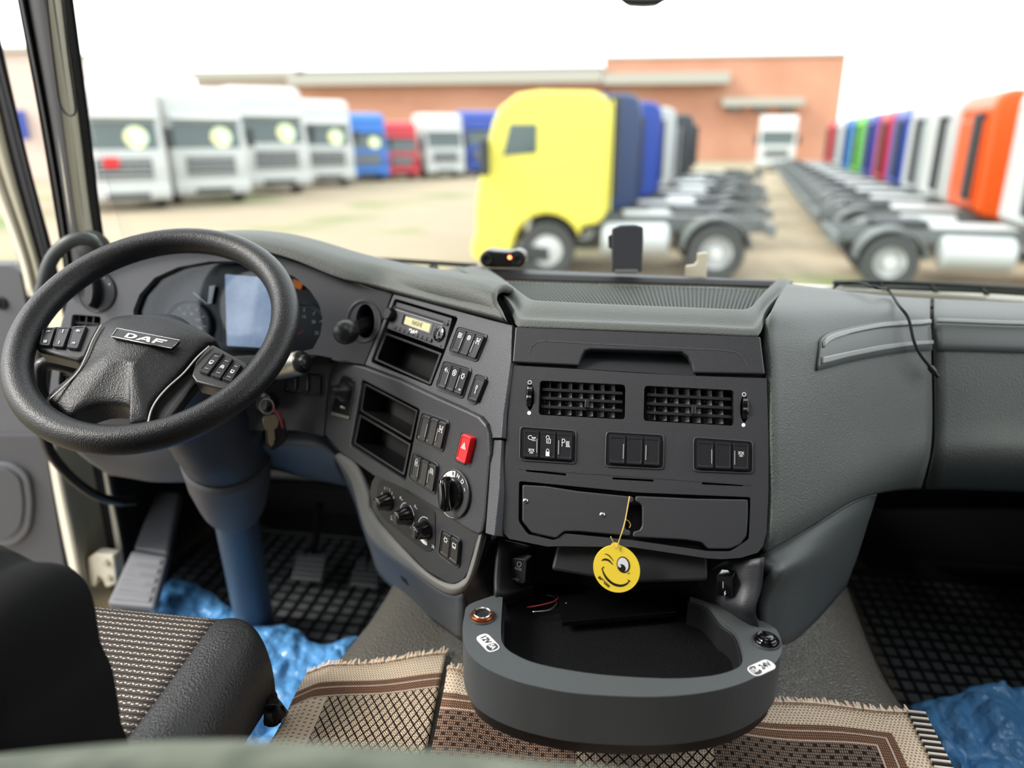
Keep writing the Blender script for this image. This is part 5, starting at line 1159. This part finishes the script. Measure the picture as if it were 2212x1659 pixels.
# windscreen
wn = bpy.data.objects.new('window_1', None); COL.objects.link(wn); wn.location = (0, 1.8, .9); WL[wn.name] = Vector(wn.location); tag(wn, 'wide clear windscreen above the dashboard', 'windscreen', kind='structure')
rows = []
for z in (.85, 1.3, 1.8, 2.3):
    rows.append([Vector((x, 1.86-(z-.85)*.16-.16*(x/1.25)**4-.03*x*x, z)) for x in (-1.22, -.9, -.5, 0, .5, .9, 1.22)])
pane = patch('pane', rows, 'glass', wn, 4, 3, .005)
# dashboard-top objects
SP = Plane(PY(1085, 560, 1.60), XH, 0)
sb = thing('dash_sensor', 'small black double-ended sensor box with a glowing red light', 'sensor box', SP.at(1085, 578))
so = []
for cx, a0, a1 in ((1056, 110, 270), (1115, -90, 70)):
    so += [(cx+20*math.cos(math.radians(a)), 560+19*math.sin(math.radians(a))) for a in range(a0, a1+1, 16)]
plate('housing', SP, so[:11]+[(1070, 543), (1100, 545)]+so[11:]+[(1105, 578), (1064, 579)], 'black', sb, .0, .05, bevel=.004)
lathe('lens_ring', SP.at(1052, 560), SP.n, [(.013, 0), (.013, .003), (.009, .004), (.007, .001), (.0001, .001)], 'matt_black', sb, 20); lathe('lens_ring', SP.at(1118, 561), SP.n, [(.013, 0), (.013, .003), (.009, .004), (.007, .001), (.0001, .001)], 'matt_black', sb, 20)
lathe('light', SP.at(1101, 556), SP.n, [(.004, 0), (.0036, .002), (.0001, .0026)], 'led', sb, 14)
GP = Plane(PY(1355, 540, 1.60), Vector((1, .08, 0)), 4)
gm = thing('upright_bracket', 'dark grey upright slab holder standing at the back of the shelf', 'bracket', GP.at(1355, 588))
plate('slab', GP, rnd([(1321, 588), (1322, 494), (1340, 487), (1372, 486), (1390, 490), (1390, 520), (1387, 588)], 5), 'fascia', gm, 0, .02, bevel=.003)
plate('foot', GP, rnd([(1328, 583), (1378, 583), (1378, 592), (1328, 592)], 2), 'silver', gm, .004, .03, bevel=.001)
plate('side_clip', GP, rnd([(1314, 510), (1323, 506), (1323, 538), (1315, 536)], 2), 'fascia', gm, -.006, .014, bevel=.001)
bc = plate('plastic_clip', Plane(PY(1505, 575, 1.66), XH, 0), rnd([(1480, 604), (1482, 575), (1500, 573), (1506, 566), (1507, 548), (1529, 546), (1526, 606)], 3), 'beige', None, 0, .012, bevel=.001); tag(bc, 'small cream L-shaped clip standing behind the shelf', 'clip')
bAll = bvh(ppanel, glid)
cp = [PY(1800, 622, 1.62), PY(1822, 611, 1.6), PY(1862, 612, 1.52)]
for x, y, o_ in ((1893, 622, .03), (1915, 643, .015), (1933, 672, .012), (1944, 700, .018), (1949, 740, .022), (1962, 770, .024), (1986, 797, .022)):
    cp.append(hit(bAll, x, y, o_) or PY(x, y, 1.4))
cb = tube('loose_cable', cp, .0026, 'matt_black', None, 6, 8); tag(cb, 'thin black cable dangling over the passenger side dashboard', 'cable')
d_ = (cp[-1]-cp[-2]).normalized(); lathe('plug', cp[-1], d_, [(.003, -.004), (.0055, 0), (.0055, .010), (.0035, .012), (.0035, .022), (.0001, .022)], 'black', cb, 12)
mr = patch('camera_housing', [[PY(x, y, 1.55) for x, y in ((1342, -40), (1390, -40), (1440, -40))], [PY(x, y, 1.52) for x, y in ((1340, -8), (1390, -6), (1440, -8))], [PY(x, y, 1.52) for x, y in ((1350, 7), (1390, 9), (1425, 7))], [PY(x, y, 1.55) for x, y in ((1362, 13), (1390, 14.5), (1412, 13))], [PY(x, y, 1.6) for x, y in ((1362, 8), (1390, 8), (1412, 8))]], 'handle', None, 4, 4, .004); tag(mr, 'rounded dark housing hanging at the top of the windscreen', 'sensor housing')
tube('housing_stem', [PY(1390, -20, 1.55), PY(1390, -120, 1.60), Vector((.06, 1.58, 2.26))], .022, 'handle', mr, 4, 12)
rp = tube('wall_pillar_right', [Vector((1.19, 1.50, .84)), Vector((1.19, 1.46, 1.5)), Vector((1.18, 1.40, 2.28))], .06, 'pillar', None, 4, 14); tag(rp, 'beige windscreen pillar on the passenger side', 'pillar', kind='structure')
# wipers and scuttle outside the glass
cw = patch('scuttle_panel', [[Vector((x, 2.30-.1*x*x, .74)) for x in (-1.25, -.6, 0, .6, 1.25)], [Vector((x, 2.1-.1*x*x, .80)) for x in (-1.25, -.6, 0, .6, 1.25)], [Vector((x, 1.9-.1*x*x, .83)) for x in (-1.25, -.6, 0, .6, 1.25)]], 'cream', None, 5, 4, .02); tag(cw, 'cream painted scuttle panel below the windscreen glass', 'body panel', kind='structure')
def wiper(label, pts, Y, r):
    t = thing('windscreen_wiper', label, 'wiper', PY(*pts[0], Y), 'windscreen wipers')
    P_ = [PY(x, y, Y) for x, y in pts]; tube('blade_holder', P_, r, 'wiper', t, 4, 8)
    tube('rubber_blade', [p+Vector((0, -.02, -.02)) for p in P_], r*.6, 'seal', t, 4, 6)
    for k in range(1, len(P_)-1): tube('claw', [P_[k], P_[k]+Vector((.01, -.02, -.02))], r*.8, 'wiper', t, 1, 6)
    return t
w1 = wiper('black wiper lying behind the dashboard on the driver side', [(715, 556), (780, 559), (860, 563), (940, 568), (1030, 574)], 1.9, .006)
tube('wiper_arm', [PY(840, 562, 1.92), PY(858, 578, 1.93), PY(850, 590, 1.95), PY(905, 592, 1.97), PY(935, 575, 1.95)], .006, 'wiper', w1, 4, 8)
w2 = wiper('black wiper lying behind the dashboard on the passenger side', [(1800, 612), (1900, 610), (2010, 614), (2120, 620), (2300, 630)], 1.9, .007)
tube('wiper_arm', [PY(1780, 625, 1.92), PY(1900, 622, 1.93), PY(2100, 628, 1.93), PY(2300, 640, 1.93)], .006, 'wiper', w2, 4, 8)

# ------------------------------------------------------------------ outside: yard, building, parked trucks
GROUND = CZ-2.75
def ground_mat():
    m = M('yard', (214, 196, 164), .95); nt = m.node_tree; b = nt.nodes['Principled BSDF']
    tc = nt.nodes.new('ShaderNodeTexCoord'); n1 = nt.nodes.new('ShaderNodeTexNoise'); n1.inputs['Scale'].default_value = .16; n1.inputs['Detail'].default_value = 5
    n2 = nt.nodes.new('ShaderNodeTexNoise'); n2.inputs['Scale'].default_value = .5; n2.inputs['Detail'].default_value = 6
    for n in (n1, n2): nt.links.new(tc.outputs['Object'], n.inputs['Vector'])
    r1 = nt.nodes.new('ShaderNodeValToRGB'); r1.color_ramp.elements[0].position = .54; r1.color_ramp.elements[1].position = .68; r1.color_ramp.elements[0].color = (0, 0, 0, 1)
    nt.links.new(n1.outputs['Fac'], r1.inputs[0])
    r2 = nt.nodes.new('ShaderNodeValToRGB'); r2.color_ramp.elements[0].color = rgb((152, 136, 112)); r2.color_ramp.elements[1].color = rgb((130, 119, 100)); nt.links.new(n2.outputs['Fac'], r2.inputs[0])
    mx = nt.nodes.new('ShaderNodeMix'); mx.data_type = 'RGBA'; nt.links.new(r1.outputs[0], mx.inputs[0]); nt.links.new(r2.outputs[0], mx.inputs[6]); mx.inputs[7].default_value = rgb((92, 108, 56))
    nt.links.new(mx.outputs[2], b.inputs['Base Color'])
ground_mat()
gr = mk('ground', [Vector((x, y, GROUND)) for x, y in ((-260, -60), (260, -60), (260, 420), (-260, 420))], [(0, 1, 2, 3)], 'yard', None); tag(gr, 'sandy gravel yard with patches of grass', 'yard', kind='structure')
M('brick', (172, 122, 98), .9, c2=(180, 132, 108), c2scale=.25); M('concrete', (158, 155, 145), .9); M('roof_grey', (120, 122, 118), .9); M('dark_glass', (58, 74, 72), .12, spec=.7); M('truck_black', (40, 44, 46), .6); M('tyre', (58, 60, 60), .8); M('rim_grey', (176, 178, 178), .5); M('chassis_grey', (96, 100, 100), .7); M('pale_wall', (186, 170, 158), .9)
for nm, c in {'paint_yellow': (206, 198, 84), 'paint_white': (176, 178, 176), 'paint_blue': (26, 58, 140), 'paint_navy': (40, 56, 92), 'paint_lightblue': (28, 98, 172), 'paint_green': (98, 176, 54), 'paint_red': (170, 26, 42), 'paint_orange': (204, 76, 10), 'paint_silver': (164, 168, 168), 'paint_black': (46, 50, 54)}.items(): M(nm, c, .35)
M('sun_sign', (196, 232, 204), .6, c2=(238, 226, 160), c2scale=2)
BY = 92.0
def bw(x, y): return PY(x, y, BY)
def bbox_(name, x0, x1, ytop, zbot, mat, par, y_off=0, depth=20, bev=.02, zb=None):
    a, b = PY(x0, ytop, BY), PY(x1, ytop, BY); zt = (a.z+b.z)/2; z0 = zbot if zb is None else PY((x0+x1)/2, zb, BY).z
    return box(name, ((a.x+b.x)/2, BY+depth/2+y_off, (zt+z0)/2), (abs(b.x-a.x), depth, zt-z0), mat, par, None, bev)
hall = thing('workshop_hall', 'long low brick hall with pale concrete fascia behind the parked trucks', 'building', (bw(900, 300).x, BY+10, GROUND))
bbox_('brick_wall', 640, 1302, 180, GROUND, 'brick', hall); bbox_('fascia_band', 630, 1302, 158, 0, 'concrete', hall, -1.5, 3, .02, 183); bbox_('roof_edge', 640, 1302, 148, 0, 'roof_grey', hall, -.5, 22, .02, 158); bbox_('side_wing', 415, 660, 158, GROUND, 'pale_wall', hall, .5, 14); bbox_('wing_fascia', 412, 660, 152, 0, 'concrete', hall, -.5, 3, .02, 170)
blk = thing('brick_building', 'tall orange brick building with a row of small high windows', 'building', (bw(1570, 300).x, BY+6, GROUND))
bbox_('brick_wall', 1306, 1834, 122, GROUND, 'brick', blk, .8, 24); bbox_('parapet', 1304, 1836, 116, 0, 'concrete', blk, .6, 24.4, .02, 122); bbox_('fascia_band', 1304, 1575, 158, 0, 'concrete', blk, -1.5, 3, .02, 183); bbox_('canopy', 1560, 1735, 212, 0, 'concrete', blk, -1.0, 2, .02, 230)
for x in (1575, 1632, 1690):
    w = bbox_('window', x, x+27, 229, 0, 'truck_black', blk, .6, .6, .01, 241); 
    a_ = bbox_('pane', x+3, x+24, 231, 0, 'dark_glass', w, .45, .2, 0, 239)
pbd = thing('pale_building', 'pale pinkish building seen through the open driver door', 'building', PY(-60, 300, 40)); pbd.location.z = GROUND; WL[pbd.name] = Vector(pbd.location)
_a, _b = PY(-420, 100, 42), PY(75, 100, 46)
box('wall', ((_a.x+_b.x)/2, 48, (_a.z+GROUND)/2), (abs(_b.x-_a.x), 5, _a.z-GROUND), 'pale_wall', pbd, None, .02)
_c = PY(47, 270, 45); box('blue_panel', _c, (.6, .3, 1.8), 'paint_blue', pbd, None, .02); box('roof_slab', ((_a.x+_b.x)/2, 48, _a.z), (abs(_b.x-_a.x)+.6, 5.6, .3), 'concrete', pbd, None, .02)

# one truck, built once at the origin, then copied with its parts
def prism(name, prof, y0, y1, mat, par, bevel=.0, smooth=False, holes=()):
    n = Vector((0, 1, 0)); return plate3(name, [[Vector((x, y1, z)) for x, z in prof]], n, y1-y0, mat, par, bevel)
def truck_proto(high):
    t = bpy.data.objects.new('truck', None); COL.objects.link(t); WL[t.name] = Vector((0, 0, 0)); t.location = (0, 0, 0)
    H_ = 3.75 if high else 3.25; xr = 0 if high else .25; ax_ = 1.1 if high else 1.71; tl = .12 if high else .75; wz0, wz1, wx0, wx1 = (1.72, 2.55, 4.75, 5.62) if high else (2.17, 2.7, 4.95, 5.55)
    arch = [(4.75+.62*math.cos(math.radians(a)), .55+.62*math.sin(math.radians(a))) for a in range(178, 0, -18)]
    body = [(3.45+xr, 1.15), (3.6+xr, 1.0), (4.0+xr*.5, .95)]+[(x, z) for x, z in arch if z > .6]+[(5.42, .38), (5.98, .36), (6.06, .6), (6.05, 1.3), (5.98, 1.75), (5.72, 2.75), (5.6, H_-.28), (5.3, H_-.06), (4.9, H_), (3.75+xr, H_-.02), (3.5+xr, H_-.12), (3.42+xr, H_-.4)]
    prism('cab', body, -1.24, 1.24, 'paint_white', t, .09)
    def slope(z): return 5.98+(z-1.75)*(-.26)
    mk('windscreen', [Vector((slope(z)+.012, y, z)) for z in (1.82, 2.62) for y in (-1.06, 1.06)]+[Vector((slope(z)-.05, y, z)) for z in (1.82, 2.62) for y in (-1.06, 1.06)], [(0, 1, 3, 2), (4, 6, 7, 5), (0, 4, 5, 1), (2, 3, 7, 6), (0, 2, 6, 4), (1, 5, 7, 3)], 'dark_glass', t, bevel=.02)
    prism('sun_visor', [(slope(2.7), 2.68), (slope(2.7)+.28, 2.74), (slope(2.9)+.2, 2.86), (slope(2.9), 2.86)], -1.1, 1.1, 'paint_white', t, .02)
    for s in (-1, 1):
        y = 1.245*s
        mk('side_window', [Vector((x, y+dy*s, z)) for dy in (.012, -.03) for x, z in ((wx0, wz0+.05), (wx1, wz0), (wx1-.2*(wz1-wz0)/.83, wz1), (wx0, wz1))], [(0, 1, 2, 3), (7, 6, 5, 4), (0, 4, 5, 1), (1, 5, 6, 2), (2, 6, 7, 3), (3, 7, 4, 0)], 'dark_glass', t, bevel=.015)
        box('mirror', (5.85, 1.42*s, 2.15), (.16, .22, .62), 'truck_black', t, None, .04); box('step', (5.05, 1.16*s, .46), (.7, .2, .25), 'truck_black', t, None, .03)
        box('headlight', (6.03, .92*s, .62), (.12, .42, .22), 'rim_grey', t, None, .04)
        for x, r_, w_ in ((4.75, .51, .32), (ax_, .51, .56)):
            lathe('tyre', (x, (1.22-w_/2)*s, .51+.0), (0, s, 0), [(.28, -w_/2), (r_*.94, -w_/2), (r_, -w_/2+.04), (r_, w_/2-.04), (r_*.94, w_/2), (.29, w_/2), (.28, w_/2-.04)], 'tyre', t, 28, caps=False)
            lathe('wheel_rim', (x, (1.22-w_/2)*s, .51), (0, s, 0), [(.29, w_/2-.02), (.27, w_/2-.02), (.24, w_/2-(.02 if x > 3 else .14)), (.13, w_/2-(.0 if x > 3 else .16)), (.12, w_/2+.03), (.0001, w_/2+.03)], 'rim_grey', t, 24, caps=False)
        fen = [(ax_+.64*math.cos(math.radians(a)), .51+.64*math.sin(math.radians(a))) for a in range(5, 176, 17)]; fen += [(ax_+.60*math.cos(math.radians(a)), .51+.60*math.sin(math.radians(a))) for a in range(175, 4, -17)]
        prism('mudguard', fen, min(.62*s, 1.24*s), max(.62*s, 1.24*s), 'chassis_grey', t, .01)
        box('chassis_rail', ((tl+5.1)/2, .42*s, .93), (5.1-tl, .09, .28), 'chassis_grey', t, None, .01)
        box('tail_light', (tl, .85*s, .86), (.08, .42, .16), 'red_button', t, None, .02)
        lathe('fuel_tank', (ax_+.85, .98*s, .70), (1, 0, 0), [(.0001, 0), (.26, .0), (.31, .05), (.31, 1.15), (.26, 1.2), (.0001, 1.2)], 'paint_silver', t, 20)
    prism('grille', [(6.05, .95), (6.085, .95), (6.06, 1.55), (6.02, 1.55)], -.78, .78, 'truck_black', t, .015)
    for i in range(4): box('grille_bar', (6.085-.012*i, 0, 1.02+.15*i), (.04, 1.5, .05), 'paint_silver', t, None, .01)
    prism('bumper', [(5.95, .3), (6.12, .34), (6.14, .55), (6.08, .8), (5.95, .8)], -1.22, 1.22, 'paint_white', t, .04)
    prism('lower_grille', [(6.1, .38), (6.15, .4), (6.15, .55), (6.1, .57)], -.6, .6, 'truck_black', t, .01)
    box('fifth_wheel', (ax_+.25, 0, 1.15), (.95, .95, .12), 'truck_black', t, None, .04); box('catwalk', (2.6, 0, 1.09), (1.5, .95, .04), 'rim_grey', t, None, .01); box('rear_beam', (tl, 0, .9), (.1, 2.3, .22), 'chassis_grey', t, None, .02)
    box('air_intake', (3.32+xr, -.75, 2.3), (.22, .32, 1.9), 'truck_black', t, None, .05); box('rear_panel', (3.40+xr, 0, 2.15), (.06, 2.0, 1.9), 'paint_white', t, None, .03)
    lathe('window_sign', (slope(2.15)+.02, .45, 2.17), (1, 0, .26), [(.33, 0), (.33, .01), (.0001, .012)], 'sun_sign', t, 24)
    return t
protoH, protoL = truck_proto(True), truck_proto(False)
PAINTED = ('cab', 'bumper', 'sun_visor', 'rear_panel')
used_proto = {}
def put_truck(px, py, az, paint, label, high=True, group=None, anchor=(0, 0), skip=(), scale=1.0, depth=None):
    """park a truck so that its local point `anchor` (along, across) stands at that ground spot"""
    pr = protoH if high else protoL
    t = bpy.data.objects.new('truck', None); COL.objects.link(t)
    p = PZ(px, py, GROUND) if depth is None else None
    if depth is not None:
        q = PY(px, 400, depth); p = Vector((q.x, q.y, GROUND))
    th = math.radians(90-az); ca, sa = math.cos(th)*scale, math.sin(th)*scale
    t.location = (p.x-(anchor[0]*ca-anchor[1]*sa), p.y-(anchor[0]*sa+anchor[1]*ca), GROUND); t.rotation_euler = (0, 0, th); t.scale = (scale,)*3
    tag(t, label, 'truck', group)
    for ch in pr.children:
        base = ch.name.split('.')[0]
        if base in skip: continue
        c = ch.copy(); COL.objects.link(c); c.parent = t
        if base in PAINTED and len(c.material_slots):
            c.material_slots[0].link = 'OBJECT'; c.material_slots[0].material = MATS[paint]
    return t
SIGN = ('window_sign',)
put_truck(1180, 602, -93, 'paint_yellow', 'yellow tractor truck parked side-on in the middle of the yard', False, None, (4.75, 1.24), SIGN+('sun_visor',), 1.1)
RG, LG, MG = 'tractor units with rears to the lane on the passenger side', 'tractor units facing the yard on the driver side', 'tractor units parked behind the yellow truck'
rowdir = Vector((math.sin(math.radians(8.0)), math.cos(math.radians(8.0)), 0))
def row(px, py, k, az, paint, label, high, group, anchor, skip=SIGN):
    p = PZ(px, py, GROUND)+rowdir*k; pr = PZ(px, py, GROUND)
    th = math.radians(90-az)
    t = put_truck(px, py, az, paint, label, high, group, anchor, skip); t.location = t.location+rowdir*k; return t
for k, (pt_, lb, hi_) in enumerate([('paint_navy', 'navy blue tractor truck directly behind the yellow one', True), ('paint_blue', 'bright blue tractor truck second behind the yellow one', True), ('paint_silver', 'pale grey tractor truck third behind the yellow one', True), ('paint_white', 'white tractor truck fourth behind the yellow one', False), ('paint_black', 'black tractor truck at the far end behind the yellow one', True)]):
    row(1560, 606, 4.2+4.6*k, -93+2*k, pt_, lb, hi_, MG, (1.1, 1.24))
for k, (pt_, lb, hi_) in enumerate([('paint_white', 'nearest white tractor chassis with grey wheel beside the lane', True), ('paint_orange', 'bright orange tractor truck seen from behind', True), ('paint_white', 'white cab standing next to the orange truck', True), ('paint_silver', 'silver cab between the white and dark blue trucks', True), ('paint_blue', 'dark blue cab between the silver and crimson trucks', True), ('paint_red', 'crimson cab in the row of parked trucks', True), ('paint_blue', 'blue cab between the crimson and green trucks', True), ('paint_green', 'lime green cab in the row of parked trucks', True), ('paint_lightblue', 'light blue cab just beyond the green truck', True), ('paint_white', 'small white cab beyond the light blue truck', True), ('paint_red', 'small red cab at the far end of the row', True)]):
    row(1815, 622, (0, 4.3, 7.7, 10.8, 14.0, 17.4, 21.2, 25.2, 29.6, 34.6, 40)[k], 97, pt_, lb, hi_, RG, (.3, -1.24))
put_truck(1672, 372, 188, 'paint_white', 'white truck facing the camera at the far end of the lane', True, None, (6.0, 0), SIGN, 1.15)
for px, py, az, pt_, lb, sk in [(285, 457, 138, 'paint_white', 'nearest white truck facing the yard with a red badge and round sign', ()), (468, 441, 138, 'paint_white', 'second white truck facing the yard with a round sign in its windscreen', ()), (608, 421, 136, 'paint_white', 'third white truck facing the yard with a tall dark grille', ()), (715, 405, 140, 'paint_white', 'fourth white truck facing the yard beside the blue truck', ()), (800, 394, 140, 'paint_lightblue', 'medium blue truck facing the yard between white trucks', ()), (872, 389, 142, 'paint_red', 'red truck facing the yard between blue and white trucks', SIGN), (965, 386, 146, 'paint_white', 'white truck facing the yard nearest the yellow truck', SIGN), (1052, 381, 150, 'paint_blue', 'blue truck half hidden behind the yellow cab', SIGN)]:
    t = put_truck(px, py, az, pt_, lb, True, LG, (6.1, 0), sk, {285: 1.25, 468: 1.25, 608: 1.34, 715: 1.25, 800: 1.1, 872: .98, 965: 1.12}.get(px, 1.2))
    if 'red badge' in lb:
        b_ = box('badge', (6.13, -.35, 1.45), (.03, .42, .3), 'red_button', None, None, .02); b_.parent = t; b_.location = (6.13, -.35, 1.45)
for pr in (protoH, protoL):
    for ch in list(pr.children): bpy.data.objects.remove(ch)
    bpy.data.objects.remove(pr)
